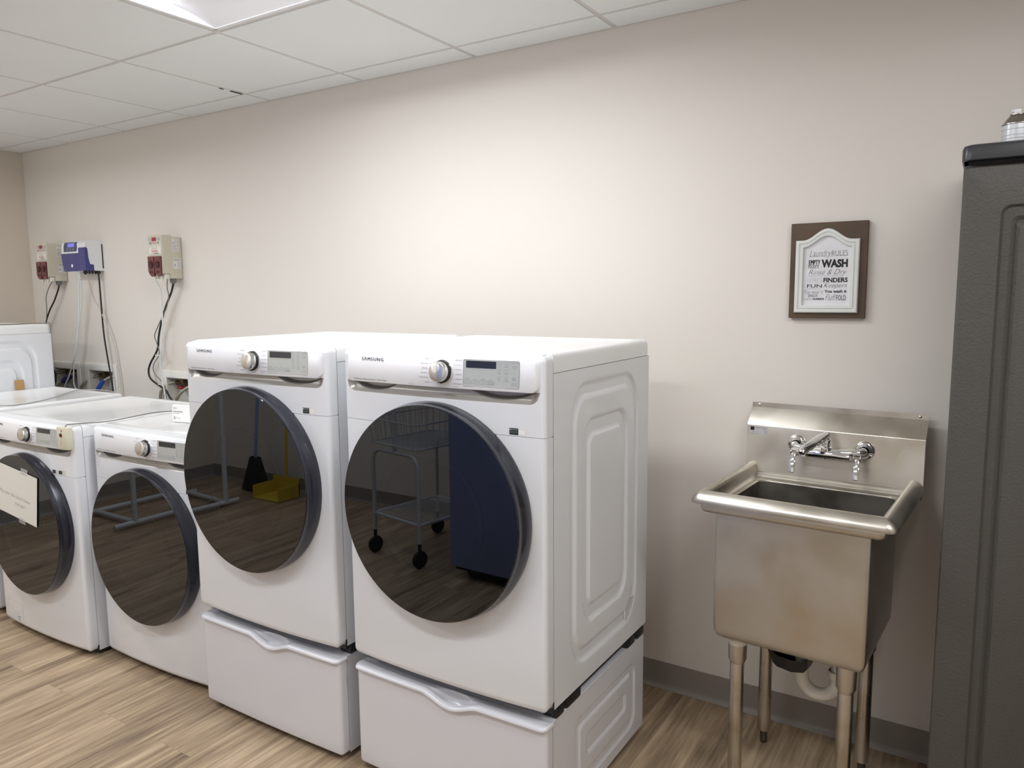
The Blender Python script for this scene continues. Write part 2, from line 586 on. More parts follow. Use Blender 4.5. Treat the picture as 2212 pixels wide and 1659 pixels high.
def make_troffer(x0, y1):
    """4 x 2 ft troffer hung in the grid: x0..x0+2G, y1-G..y1; lens along x between two shallow curved wings"""
    t = thing('ceiling_light', '', 'ceiling light', (x0 + G, y1 - G / 2, ZC))
    L, W = G - 0.012, G / 2 - 0.012
    e = 0.016
    b = B()
    for a in ((-L, L, -W, -W + e), (-L, L, W - e, W), (-L, -L + e, -W, W), (L - e, L, -W, W)):
        b.box(a[0], a[1], a[2], a[3], -0.001, 0.003)
    for s_ in (-1, 1):
        x = s_ * (L - e)
        b.box(min(x, x + s_ * 0.002), max(x, x + s_ * 0.002), -W, W, 0, 0.05)
    obj('frame', b, TROFF, t)
    b = B()
    n = 18
    for s_ in (-1, 1):
        rows = []
        for i in range(n + 1):
            a = i / n
            yy = s_ * (W - e - a * (W - e - 0.10))
            rows.append([(-L + e, yy, 0.001 + 0.034 * math.sin(a * PI / 2)), (L - e, yy, 0.001 + 0.034 * math.sin(a * PI / 2))])
        b.grid(rows)
    obj('reflector', b, TROFF, t, angle=60)
    b = B()
    rows = []
    for i in range(13):
        a = -1 + 2 * i / 12
        z = 0.036 - 0.005 * math.sqrt(max(0, 1 - a * a))
        rows.append([(-L + e, a * 0.102, z), (L - e, a * 0.102, z)])
    b.grid(rows)
    obj('lens', b, LENS, t, angle=60)
    obj('housing', B().box(-L + 0.01, L - 0.01, -W + 0.01, W - 0.01, 0.052, 0.09, 0.004), TROFF, t)
    return t
tlab = ['recessed ceiling light panel over the washers and dryers, nearest the back wall, lit white',
        'recessed ceiling light over the laundry pumps at the far left, outside the picture',
        'recessed ceiling light above the dark storage cabinet, outside the picture',
        'recessed ceiling light behind the photographer, over the garment rack',
        'recessed ceiling light behind the photographer, over the covered linen cart']
t0 = make_troffer(*TROFFERS[0])
t0['label'] = tlab[0]
for k in range(1, len(TROFFERS)):
    t = dup(t0)
    t.location = (TROFFERS[k][0] + G, TROFFERS[k][1] - G / 2, ZC)
    t['label'] = tlab[k]
for o in [o for o in bpy.data.objects if o.name.startswith('ceiling_light')]:
    o['group'] = 'recessed ceiling lights'

# ------------------------------------------------------------------ laundry machines
HW = 0.345            # half width
D = 0.64              # depth of the side behind the front seam
def F(x):             # plan of the bowed front
    x = min(abs(x), 0.331)
    return -0.041 - 0.014 * (1 - (x / 0.331) ** 2)
# plan columns with outward normals
COLS = []
for y in (0.0, -0.016):
    COLS.append((-HW, y, -1, 0))
for i in range(9):
    a = rad(90 * i / 8)
    COLS.append((-0.331 - 0.014 * math.cos(a), -0.027 - 0.014 * math.sin(a), -math.cos(a), -math.sin(a)))
NB = 84
for i in range(1, NB):
    x = -0.331 + 0.662 * i / NB
    COLS.append((x, F(x), 0, -1))
COLS += [(-x, y, -nx, ny) for x, y, nx, ny in reversed(COLS[:11])]

COLSP = [(x * 0.9913, 0.85 * (y if abs(x) > 0.3309 else -0.041 - 0.006 * (1 - (x / 0.331) ** 2)), nx, ny) for x, y, nx, ny in COLS]    # flatter front of the pedestals

def rrow(cols, z, d=0.0):
    return [(x - nx * d, min(y - ny * d, 0.0), z) for x, y, nx, ny in cols]

def corner(x, hw, r):
    a = abs(x)
    if a <= hw - r:
        return 0.0
    t = min(1, (a - (hw - r)) / r)
    return r * (1 - math.sqrt(max(0, 1 - t * t)))

ZST0, ZST1 = 0.853, 0.885      # silver strip
def zb(x):
    return min(ZST1, ZST0 + corner(x, 0.331, 0.032)) if abs(x) < 0.331 else ZST1

def machine_front():
    b = B()
    rows = []
    for i in range(7):
        a = rad(90 * (1 - i / 6))
        rows.append(rrow(COLS, 0.048 - 0.026 * math.sin(a), 0.026 * (1 - math.cos(a))))
    for z, d in ((0.2, 0), (0.4, 0), (0.6, 0), (0.7665, 0), (0.7672, 0.0025), (0.7690, 0.0025), (0.7697, 0), (0.80, 0)):
        rows.append(rrow(COLS, z, d))
    for k in range(1, 5):
        t = k / 4
        rows.append([(x, y, 0.80 + (zb(x) - 0.80) * t) for x, y, nx, ny in COLS])
    b.grid(rows)
    # fascia behind the control panel, rounding over into the lid
    rows = []
    for z in (ZST1, 0.92, 0.958):
        rows.append(rrow(COLS, z))
    for i in range(1, 8):
        a = rad(90 * i / 7)
        rows.append(rrow(COLS, 0.958 + 0.020 * math.sin(a), 0.020 * (1 - math.cos(a))))
    rows.append([(max(-0.327, min(0.327, x)), 0.0, 0.979) for x, y, nx, ny in COLS])
    b.grid(rows)
    return b

def strip_b():
    b = B()
    cols = [c for c in COLS if abs(c[0]) < 0.3309]
    k = COLS.index(cols[0])
    cols = [COLS[k - 1]] + cols + [COLS[len(COLS) - k]]
    fine = []
    for a, c in zip(cols[:-1], cols[1:]):
        for q in range(5):
            t = q / 5
            fine.append((a[0] + (c[0] - a[0]) * t, a[1] + (c[1] - a[1]) * t, zb(a[0]) + (zb(c[0]) - zb(a[0])) * t))
    fine.append((cols[-1][0], cols[-1][1], zb(cols[-1][0])))
    n = 22
    rows = []
    for kk in range(n + 1):
        t = kk / n
        r = []
        for x, y, z0 in fine:
            z = z0 + (ZST1 - z0) * t
            dep = 0.013 * math.sin(min(1, t * 1.5) * PI / 2)
            edge = sm(0, 1, (0.3310 - abs(x)) / 0.03)
            for cx, hw in ((-0.225, 0.095), (0.215, 0.105)):       # grip pockets under the overhang
                u = (x - cx) / hw
                if abs(u) < 1:
                    dep += 0.020 * sm(0, 0.22, t - (0.22 + 0.78 * u * u))
            r.append((x, y + dep * edge, z))
        rows.append(r)
    b.grid(rows)
    return b

def sm(a, b_, v):
    t = max(0, min(1, (v - a) / (b_ - a)))
    return t * t * (3 - 2 * t)

PX, PZ = 0.006, 0.002      # shift of the printed parts on the panel
def PS(off=0.0):      # control panel surface
    return lambda x, z: (x + PX, F(x + PX) - 0.0105 + 0.06 * (z - 0.884) - off, z + PZ)

def panel_b():
    b = B()
    hw, cx, z0, z1, r = 0.3275, 0.003, 0.883, 0.9665, 0.022
    n = 60
    xsn = [-hw * math.cos(PI * i / n) for i in range(n + 1)]
    rows = []
    for t, off in ((0, -0.007), (0, 0.006), (0.015, 0.009), (0.05, 0.0105), (0.5, 0.0105), (0.96, 0.0105), (0.985, 0.009), (1, 0.006), (1, -0.007)):
        rr = []
        for x in xsn:
            c = corner(x, hw, r)
            za, zc = z0 + c, z1 - c
            z = za + (zc - za) * t
            e = max(0, min(1, (hw - abs(x)) / 0.012))
            o = off * (math.sqrt(1 - (1 - e) ** 2) if off > 0 else 1)
            rr.append((x + cx, F(x + cx) + 0.06 * (z - 0.884 - PZ) - o, z))
        rows.append(rr)
    b.grid(rows)
    return b

def side_b(sdf_groove, y0, y1, z0, z1, ny, nz, x):
    rows = []
    for k in range(nz + 1):
        z = z0 + (z1 - z0) * k / nz
        rows.append([(x - sdf_groove(y0 + (y1 - y0) * i / ny, z), y0 + (y1 - y0) * i / ny, z) for i in range(ny + 1)])
    b = B().grid(rows)
    return b

def sm(a, b_, v):
    t = max(0, min(1, (v - a) / (b_ - a)))
    return t * t * (3 - 2 * t)

def inset(px, pz, hx, hz, r):
    qx, qz = abs(px) - (hx - r), abs(pz) - (hz - r)
    return r - (math.hypot(max(qx, 0), max(qz, 0)) + min(max(qx, qz), 0))

def groove_side(y, z):
    py, pz = (y - 0.325) * 1.35, z - 0.487
    d = inset(py, pz, 0.312, 0.406, 0.13)
    e = inset(py, pz, 0.207, 0.301, 0.085)
    return 0.0075 * (sm(0, 0.012, d) - sm(0.036, 0.048, d) + sm(0, 0.012, e) - sm(0.047, 0.059, e))

def groove_ped(y, z):
    d = inset(y - 0.345, z - 0.172, 0.218, 0.114, 0.05)
    g = 0.006 * (sm(0, 0.008, d) - sm(0.030, 0.038, d))
    d2 = inset(y - 0.345, z - 0.174, 0.142, 0.034, 0.02)
    return g + 0.006 * sm(0, 0.008, d2)

def lid_b():
    b = B()
    def outline(ins):
        x1, y0, y1 = 0.3455 - ins, 0.0015 + (ins if ins > 0.03 else ins * 0.2), D + 0.004 - ins
        r = max(0.004, 0.022 - ins * 0.5)
        o = [(-x1, y0), (x1, y0)]
        for cx, cy, a in ((x1 - r, y1 - r, 0), (-x1 + r, y1 - r, 90)):
            for i in range(7):
                t = rad(a + 15 * i)
                o.append((cx + r * math.cos(t), cy + r * math.sin(t)))
        return o
    rows = []
    for ins, z in ((0.0035, 0.9285), (0.0018, 0.9306), (0, 0.9316), (0, 0.966), (0.002, 0.9735), (0.006, 0.9795), (0.013, 0.982), (0.036, 0.982), (0.041, 0.9805), (0.045, 0.9785)):
        rows.append([(x, y, z) for x, y in outline(ins)])
    b.grid(rows, closed=True)
    o = outline(0.045)
    b.add([(x, y, 0.9785) for x, y in o], [tuple(range(len(o)))])
    return b

MY = Matrix.Rotation(rad(90), 4, 'X')     # local z -> -y (towards the room)
DZ, DR = 0.536, 0.3004                    # door centre height, glass radius
def door_M(x=0.0, z=DZ):
    return Matrix.Translation((x, 0, z)) @ MY

NORMALS_L = ['NORMAL', 'HEAVY DUTY', 'BEDDING', 'PERM PRESS', 'STEAM SANITIZE', 'REFRESH']
NORMALS_R = ['DELICATES', '', 'QUICK DRY', 'TIME DRY', 'AIR FLUFF', 'DOWNLOADED']

def make_machine(name, foot0):
    t = thing(name, '', 'dryer')
    body = B()
    # inner cabinet behind the skins
    body.box(-HW + 0.010, HW - 0.010, 0.004, D - 0.004, 0.024, 0.95)
    # left side and back panels
    body.box(-HW, -HW + 0.004, 0.003, D, 0.022, 0.9305)
    body.box(-HW, HW, D - 0.004, D, 0.022, 0.9305, 0.0015, 1)
    obj('cabinet', body, WHITE, t)
    obj('seam_gasket', B().box(HW - 0.012, HW - 0.0012, -0.003, 0.004, 0.03, 0.955), LINE, t)
    obj('side_panel', side_b(groove_side, 0.0014, D, 0.022, 0.930, 128, 160, HW), WHITE, t, fix=False)
    obj('front_panel', machine_front(), WHITE, t, angle=40)
    obj('handle_strip', strip_b(), STRIP, t, angle=40)
    obj('lid', lid_b(), LIDW, t, angle=40)
    # control panel
    cp = obj('control_panel', panel_b(), PANELW, t, angle=40)
    S1, S2 = PS(0.0006), PS(0.0012)
    b = B()
    for q_ in (0.0, 0.0005, 0.0010):
        text(b, 'S\u039bMSUNG', -0.264 + q_, 0.9440, 0.0098, 0.086, PS(0.0006 + q_ * 0.1), spacing=1.25)
    obj('logo', b, INKD, cp)
    b = B()
    text(b, 'MultiSteam', -0.297, 0.8880, 0.0036, 0.036, S1, weight=0.0)
    text(b, 'Moisture Sensor', -0.256, 0.8878, 0.0036, 0.050, S1, weight=0.0)
    text(b, 'SmartThings', -0.201, 0.8876, 0.0042, 0.036, S1, weight=0.0)
    obj('feature_lettering', b, INKD, cp)
    b = B()
    kx, kz = 0.037, 0.925
    for i, s in enumerate(NORMALS_L):
        z = 0.9555 - i * 0.0125
        xr = kx - 0.030 - 0.012 * math.sin(PI * (i + 0.6) / 6)
        text(b, s, xr - 0.012, z, 0.0034, 0.0030 * glyphs(s)[2], S1, align='r')
        quad(b, xr - 0.008, xr, z + 0.0015, z + 0.0021, S1)
    obj('cycle_lettering', b, INK, cp)
    b = B()
    text(b, 'Smart Care', -0.082, 0.8865, 0.0034, None, S1)
    obj('care_lettering', b, INKL, cp)
    b = B()
    for i, s in enumerate(NORMALS_R):
        z = 0.9555 - i * 0.0125
        ln = 0
        if s:
            ln = min(0.0265, 0.0030 * glyphs(s)[2])
            text(b, s, 0.0985, z, 0.0034, ln, S1, align='r')
        xl = kx + 0.034
        if 0.0965 - ln > xl + 0.002:
            quad(b, xl, 0.0965 - ln, z + 0.0015, z + 0.0020, S1)
    obj('cycle_lettering', b, INK, cp)
    b = B()
    text(b, 'Manual Dry', 0.072, 0.8865, 0.0034, None, S1)
    obj('cycle_lettering', b, INK, cp)
    # keypad
    b = B()
    rpatch(b, 0.103, 0.272, 0.8905, 0.9615, 0.004, S1)
    kp = obj('keypad', b, PAD, cp)
    b = B()
    ring(b, 0.103, 0.272, 0.8905, 0.9615, 0.0007, S2, 0, 0.004)
    for i, s in enumerate(('Dryness', 'Temp', 'Time', 'Wrinkle')):
        x0 = 0.106 + i * 0.0245
        ring(b, x0, x0 + 0.0215, 0.8975, 0.9085, 0.0005, S2, 0, 0.002)
        text(b, s, x0 + 0.0108, 0.9035 if i == 3 else 0.9015, 0.0031, 0.0165 if i in (0, 3) else 0.0115, S2, align='c')
    text(b, 'Prevent', 0.106 + 3 * 0.0245 + 0.0108, 0.8988, 0.0031, 0.0165, S2, align='c')
    for i, (a, c) in enumerate((('Eco', 'Dry'), ('Damp', 'Alert'), ('Drum', 'Light'))):
        z = 0.9495 - i * 0.0185
        text(b, a, 0.2135, z, 0.0031, None, S2, align='c')
        text(b, c, 0.2135, z - 0.0052, 0.0031, None, S2, align='c')
        quad(b, 0.206, 0.221, z + 0.0068, z + 0.0072, S2)
    for i, (a, c) in enumerate((('Adjust', 'Time ^'), ('Adjust', 'Time v'), ('Smart', 'Control'))):
        z = 0.9495 - i * 0.0185
        text(b, a, 0.2345, z, 0.0031, None, S2, align='c')
        text(b, c, 0.2345, z - 0.0052, 0.0031, None, S2, align='c')
        quad(b, 0.227, 0.242, z + 0.0068, z + 0.0072, S2)
    quad(b, 0.248, 0.268, 0.9560, 0.9567, S2)
    quad(b, 0.248, 0.268, 0.8985, 0.8992, S2)
    quad(b, 0.251, 0.264, 0.9295, 0.9298, S2)
    text(b, 'Hold to Start', 0.258, 0.9025, 0.0024, 0.018, S2, align='c')
    # power and start symbols
    for i in range(14):
        a0, a1 = rad(115 + 310 * i / 14), rad(115 + 310 * (i + 1) / 14)
        pts = [(0.258 + r_ * math.cos(a_), 0.9455 + r_ * math.sin(a_)) for a_, r_ in ((a0, 0.0045), (a1, 0.0045), (a1, 0.0038), (a0, 0.0038))]
        b.add([S2(*p) for p in pts], [(0, 1, 2, 3)])
    quad(b, 0.2577, 0.2583, 0.9455, 0.9505, S2)
    for (xa, za), (xb, zb_) in (((0.2530, 0.9195), (0.2530, 0.9110)), ((0.2530, 0.9110), (0.2585, 0.9152)), ((0.2585, 0.9152), (0.2530, 0.9195))):
        dx, dz = xb - xa, zb_ - za
        l = math.hypot(dx, dz)
        nx, nz = -dz / l * 0.0004, dx / l * 0.0004
        b.add([S2(xa + nx, za + nz), S2(xb + nx, zb_ + nz), S2(xb - nx, zb_ - nz), S2(xa - nx, za - nz)], [(0, 1, 2, 3)])
    ring(b, 0.2600, 0.2622, 0.9112, 0.9192, 0.0004, S2)
    for i in range(3):
        for j in range(3):
            quad(b, 0.1105 + i * 0.022, 0.1115 + i * 0.022, 0.920 + j * 0.006, 0.921 + j * 0.006, S2)
    for i in range(4):
        text(b, ('Sensor', 'Low', 'Minutes', 'Off')[i], 0.1165 + i * 0.0245, 0.9105, 0.0024, None, S2, align='c')
    obj('key_lettering', b, INK, cp)
    b = B()
    rpatch(b, 0.112, 0.204, 0.9395, 0.9580, 0.002, S2)
    obj('display_screen', b, LCD, cp)
    # knob
    py = F(kx + PX) - 0.0105 + 0.06 * (kz - 0.884)
    kM = Matrix.Translation((kx + PX, py, kz + PZ)) @ MY @ Matrix.Rotation(rad(-5), 4, 'X')
    kn = obj('knob', B().lathe([(0.0275, 0.010), (0.0270, 0.026), (0.0262, 0.0285), (0.0245, 0.0295), (0.0001, 0.0300)], 64, kM), CHROMEK, cp)
    b = B()
    b.lathe([(0.0325, 0.0), (0.0325, 0.004), (0.0310, 0.005), (0.0308, 0.004)], 64, kM)
    b.lathe([(0.0308, 0.004), (0.0300, 0.0115), (0.0275, 0.0120)], 64, kM, mi=1)
    for i in range(24):
        a = 2 * PI * i / 24
        b.box(-0.0006, 0.0006, 0.0298, 0.0312, 0.0045, 0.0105, mi=1, M=kM @ Matrix.Rotation(a, 4, 'Z'))
    obj('knob_ring', b, [CHROME, BLACKP], kn)
    b = B()
    b.add([kM @ Vector(p) for p in ((-0.0015, 0.026, 0.0298), (0.0015, 0.026, 0.0298), (0, 0.0, 0.0303))], [(0, 1, 2)])
    obj('knob_pointer', b, PANELW, kn)
    # door
    d = obj('door', B().lathe([(DR - 0.0005, 0.0990), (DR + 0.0012, 0.0985), (DR + 0.0016, 0.0960), (DR + 0.0010, 0.0950), (DR + 0.0035, 0.082), (DR + 0.0065, 0.070), (DR + 0.0075, 0.058), (DR + 0.0065, 0.044), (DR + 0.002, 0.036), (DR - 0.02, 0.034)], 96, door_M()), GRAPH, t, angle=50)
    obj('door_glass', B().lathe([(DR, 0.0985), (DR, 0.1002), (DR - 0.0015, 0.1010), (0.0001, 0.1010)], 96, door_M()), GLASS, d, angle=18)
    obj('door_backing', B().lathe([(DR - 0.0005, 0.0985), (DR - 0.001, 0.0935), (0.255, 0.0860), (0.0001, 0.0700)], 96, door_M()), BLACKP, d, angle=60)
    obj('glass_bowl', B().lathe([(0.185, 0.086), (0.183, 0.0925), (0.176, 0.0955), (0.168, 0.0930), (0.160, 0.0870)], 96, door_M(0.0, DZ - 0.015)), BLACKG, d, angle=60)
    # pale dish around the door
    b = B()
    rows = []
    for r_, off in ((DR + 0.004, 0.0004), (DR + 0.012, 0.0007), (DR + 0.020, 0.0002)):
        rows.append([(r_ * math.cos(2 * PI * i / 96), F(r_ * math.cos(2 * PI * i / 96)) - off, DZ + r_ * math.sin(2 * PI * i / 96)) for i in range(96)])
    b.grid(rows, closed=True)
    # feet
    obj('gap_shade', B().box(-0.336, 0.339, 0.006, D - 0.02, 0.006, 0.0235, 0.002, 1), BLACKP, t)  # black slab standing in for the shade in the gap under the cabinet
    for sx in (-1, 1):
        for y in (0.06, 0.56):
            b = B()
            b.lathe([(0.0001, foot0), (0.024, foot0), (0.024, foot0 + 0.010), (0.012, foot0 + 0.012), (0.012, 0.026)], 20, Matrix.Translation((sx * 0.30, y, 0)))
            obj('foot', b, BLACKP, t)
    if foot0 < 0:
        # clamps that hold the dryer
        for sx in (1, -1):
            for y, l in ((0.015, 0.045), (0.075, 0.085), (0.49, 0.06), (0.57, 0.055)):
                b = B()
                x0, x1 = (0.300, 0.3465) if sx > 0 else (-0.344, -0.300)
                b.box(x0, x1, y, y + l, -0.0115, 0.0195, 0.006, 2)
                obj('clamp', b, BLACKP, t)
    b = B()
    b.prism([(0.3440, 0.022), (0.3460, 0.022), (0.3460, 0.046), (0.3440, 0.044)], -0.0035, 0.0015)
    obj('corner_notch', b, BLACKP, t)
    return t

def sticker_dryer(t):
    s = lambda x, z: (x, F(x) - 0.0006, z)
    s2 = lambda x, z: (x, F(x) - 0.0010, z)
    b = B()
    quad(b, 0.2425, 0.2685, 0.7725, 0.7900, s)
    st = obj('sticker', b, mat('sticker_black', srgb(50, 56, 54), 0.4), t)
    b = B()
    text(b, 'SmartThings', 0.2480, 0.7850, 0.0028, 0.018, s2, weight=0.01)
    n = 12
    b.add([s2(0.2455 + 0.0019 * math.cos(2 * PI * i / n), 0.7863 + 0.0019 * math.sin(2 * PI * i / n)) for i in range(n)], [tuple(range(n))])
    quad(b, 0.245, 0.266, 0.7795, 0.7799, s2)
    obj('lettering', b, PRINTG, st)
    b = B()
    quad(b, 0.2695, 0.2880, 0.7720, 0.7900, s)
    tg_ = obj('white_tag', b, BOXW, t)
    b = B()
    quad(b, 0.2725, 0.285, 0.7880, 0.7883, s2)
    quad(b, 0.2725, 0.285, 0.7735, 0.7738, s2)
    obj('tag_lines', b, INK, tg_)

# positions (centre X, seam Y, base Z, turn in degrees)
POS = dict(dry_near=(-1.2775, -0.9370, 0.3626, 0), dry_next=(-2.0215, -0.9530, 0.3626, 0), floor_right=(-2.7180, -0.9080, 0.0, 1.6), floor_left=(-3.4350, -0.9870, 0.0, 0.7), floor_far=(-4.249, -0.965, 0.0, 0), dry_far=(-4.945, -0.965, 0.3626, 0))
def place(t, k, label, cat, group):
    X, Y, Z, A = POS[k]
    t.location = (X, Y, Z)
    t.rotation_euler = (0, 0, rad(A))
    t['label'] = label
    t['category'] = cat
    t['group'] = group
    return t
GR = 'white front loading washers and dryers along the back wall'
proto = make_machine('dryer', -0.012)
sticker_dryer(proto)
# round blank plate low on the side
b = B()
MX = Matrix.Translation((HW - 0.0022, 0.515, 0.112)) @ Matrix.Rotation(rad(90), 4, 'Y')
b.lathe([(0.047, -0.004), (0.047, 0.0010), (0.0462, 0.0018), (0.0454, 0.0010), (0.0445, 0.0006), (0.0001, 0.0006)], 48, MX)
obj('vent_cover', b, WHITE, proto)
place(proto, 'dry_near', 'tall white dryer on a pedestal, nearest the sink, its round door mirroring a blue cover', 'dryer', GR)
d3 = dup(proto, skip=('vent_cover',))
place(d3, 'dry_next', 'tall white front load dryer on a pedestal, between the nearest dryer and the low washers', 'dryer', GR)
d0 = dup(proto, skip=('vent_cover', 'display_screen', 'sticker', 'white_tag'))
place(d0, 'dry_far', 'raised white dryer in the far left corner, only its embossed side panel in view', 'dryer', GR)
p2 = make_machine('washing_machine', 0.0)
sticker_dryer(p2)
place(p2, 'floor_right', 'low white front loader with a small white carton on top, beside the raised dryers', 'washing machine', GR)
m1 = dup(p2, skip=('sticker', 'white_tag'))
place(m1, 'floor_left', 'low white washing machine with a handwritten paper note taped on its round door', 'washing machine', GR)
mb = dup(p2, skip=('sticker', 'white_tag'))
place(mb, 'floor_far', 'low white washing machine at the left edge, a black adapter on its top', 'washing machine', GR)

# washer-only details on the noted machine
s = lambda x, z: (x, F(x) - 0.0006, z)
s2 = lambda x, z: (x, F(x) - 0.0011, z)
b = B()
quad(b, 0.190, 0.282, 0.7745, 0.7930, s)
st = obj('energy_sticker', b, PAPER, m1)
b = B()
quad(b, 0.193, 0.216, 0.7765, 0.7910, s2)
quad(b, 0.236, 0.260, 0.7765, 0.7910, s2)
quad(b, 0.221, 0.229, 0.7785, 0.7795, s2)
quad(b, 0.221, 0.229, 0.7880, 0.7890, s2)
quad(b, 0.265, 0.276, 0.7785, 0.7795, s2)
quad(b, 0.265, 0.276, 0.7880, 0.7890, s2)
obj('sticker_print', b, INKD, st)
b = B()
ring(b, -0.312, -0.155, 0.050, 0.134, 0.0016, s, 0, 0.012)
dc = obj('drain_cover', b, mat('drain_cover_edge', (0.62, 0.63, 0.66, 1), 0.3), m1)
b = B()
for xx, zz, ww, hh in ((-0.212, 0.062, 0.007, 0.006), (-0.203, 0.064, 0.012, 0.0022), (-0.189, 0.066, 0.006, 0.006), (-0.203, 0.054, 0.004, 0.006), (-0.197, 0.048, 0.009, 0.0035), (-0.195, 0.057, 0.006, 0.004)):
    quad(b, xx, xx + ww, zz, zz + hh, s2)
obj('drain_symbol', b, INKL, dc)

# pedestals
HWP = 0.342
def make_pedestal():
    t = thing('laundry_pedestal', '', 'pedestal')
    H = 0.3505
    b = B()
    b.box(-HWP + 0.016, HWP - 0.016, 0.004, D - 0.012, 0.028, H - 0.004)
    b.box(-HWP, -HWP + 0.004, 0.002, D - 0.008, 0.024, H, 0.001, 1)
    b.box(-HWP, HWP, D - 0.012, D - 0.008, 0.024, H, 0.001, 1)
    b.box(-HWP, HWP, 0.001, D - 0.008, H - 0.006, H, 0.003, 2)
    obj('frame', b, PEDW, t)
    obj('seam_gasket', B().box(HWP - 0.010, HWP - 0.0012, -0.003, 0.004, 0.03, H - 0.006), LINE, t)
    obj('side_panel', side_b(groove_ped, 0.0014, D - 0.010, 0.022, H - 0.004, 120, 64, HWP), PEDW, t, fix=False)
    # drawer front
    def bump(x):
        u = (x - 0.028) / 0.098
        return 0.0 if abs(u) >= 1 else (0.5 + 0.5 * math.cos(PI * u)) ** 0.75
    zt = lambda x: 0.336 - 0.026 * bump(x)
    rows = []
    for i in range(5):
        a = rad(90 * (1 - i / 4))
        rows.append(rrow(COLSP, 0.034 - 0.010 * math.sin(a), 0.010 * (1 - math.cos(a))))
    for t_ in (0.1, 0.5, 0.9, 1.0):
        rows.append([(x, y, 0.034 + (zt(x) - 0.034) * t_) for x, y, nx, ny in COLSP])
    b = B().grid(rows)
    dr = obj('drawer', b, PEDW, t, angle=40)
    # lip and scooped grip
    L2 = []
    def lr(off, dz):
        return [(x + nx * off * (0.35 if abs(x) > 0.33 else 1), y + ny * off, zt(x) + dz) for x, y, nx, ny in COLSP]
    rows = [lr(0.0, -0.001), lr(0.006, 0.001), lr(0.011, 0.005), lr(0.011, 0.010), lr(0.006, 0.0145), lr(0.000, 0.016), lr(-0.004, 0.0158)]
    back = []
    for x, y, nx, ny in COLSP:
        back.append((x, y, nx, ny))
    for k in range(1, 25):
        t_ = k / 24
        r_ = []
        for x, y, nx, ny in COLSP:
            yy = (y + 0.004 * (-ny)) * (1 - t_) + 0.003 * t_
            u = min(1.0, abs((x - 0.028) / 0.090))
            # lens outline of the cup in plan: front edge follows the lip, back edge bows towards the machine
            tb = 0.72 * (1 - u * u)
            q = (t_ - 0.04) / tb if tb > 0.02 else 2
            cup = 0.026 * (1 - u ** 4) * sm(0, 0.22, q) * (1 - sm(0.80, 1.0, q)) if 0 < q < 1 else 0
            z = zt(x) + 0.0158 + (H - zt(x) - 0.0158) * sm(0.05, 0.75, t_) - cup
            xx = x if abs(x) < 0.33 else x * (1 - 0.004)
            r_.append((xx, yy, z))
        rows.append(r_)
    obj('drawer_handle', B().grid(rows), PEDW, dr, angle=50)
    for sx in (-1, 1):
        for y in (0.05, 0.56):
            b = B()
            b.lathe([(0.0001, 0.0), (0.026, 0.0), (0.026, 0.008), (0.012, 0.010), (0.012, 0.030)], 20, Matrix.Translation((sx * 0.295, y, 0)))
            obj('foot', b, BLACKP, t)
    return t
pp = make_pedestal()
GP = 'white storage pedestals under the raised dryers'
pl = {'dry_near': 'white drawer pedestal under the dryer nearest the sink, embossed side visible', 'dry_next': 'white drawer pedestal under the second raised dryer, next to the low washers', 'dry_far': 'white pedestal under the far left corner dryer, almost hidden behind the washers'}
for i, k in enumerate(('dry_near', 'dry_next', 'dry_far')):
    o = pp if i == 0 else dup(pp)
    X, Y, Z, A = POS[k]
    o.location = (X, Y, 0)
    o['label'] = pl[k]
    o['group'] = GP

def WP(k, x, y, z):     # machine-local point to world
    X, Y, Z, A = POS[k]
    c, s_ = math.cos(rad(A)), math.sin(rad(A))
    return (X + c * x - s_ * y, Y + s_ * x + c * y, Z + z)

# ------------------------------------------------------------------ note, tape, sensor box on the left washer
yN = -0.1018
TR, BR = Vector((0.176, yN, 0.762)), Vector((0.141, yN - 0.0002, 0.550))
dx = Vector((-0.990, 0, 0.112)) * 0.320
b = B()
rows = []
for i in range(13):
    u = i / 12
    rows.append([(TR + dx * u) + (BR - TR) * v_ + Vector((0, -0.0012 - 0.002 * (1 - u) ** 2, 0)) for v_ in (0, 0.25, 0.5, 0.75, 1)])
note = obj('paper_note', B().grid([[p for p in r] for r in rows]), PAPER, None)
note.location = WP('floor_left', 0, 0, 0)
note.rotation_euler = (0, 0, rad(0.7))
tag(note, 'white sheet of paper with handwriting, taped to the round door of the left washing machine', 'paper note')
ang = math.atan2(-0.112, 0.990)
def NS(x, z):
    # x right, z up on the sheet, origin at its lower left corner
    P = (BR + dx) + (-dx.normalized()) * x + (TR - BR).normalized() * z
    return (P.x, yN - 0.0012 - 0.002 * (x / 0.32) ** 2 - 0.0004, P.z)
b = B()
text(b, 'May leak  But hasn\'t been', 0.012, 0.082, 0.019, 0.252, NS, weight=-0.012, shear=0.15)
text(b, 'tried again', 0.140, 0.052, 0.018, 0.082, NS, weight=-0.012, shear=0.1)
obj('handwriting', b, INK, note)
b = B()
for (x, z) in ((0.185, 0.206), (0.170, -0.018)):
    b = B()
    P = [NS(x, z), NS(x + 0.055, z), NS(x + 0.055, z + 0.024), NS(x, z + 0.024)]
    P = [(p[0], yN + 0.0003 if i in ((0, 1) if z < 0 else (2, 3)) else p[1], p[2]) for i, p in enumerate(P)]
    b.add(P, [(0, 1, 2, 3)])
    obj('tape', b, TAPE, note)

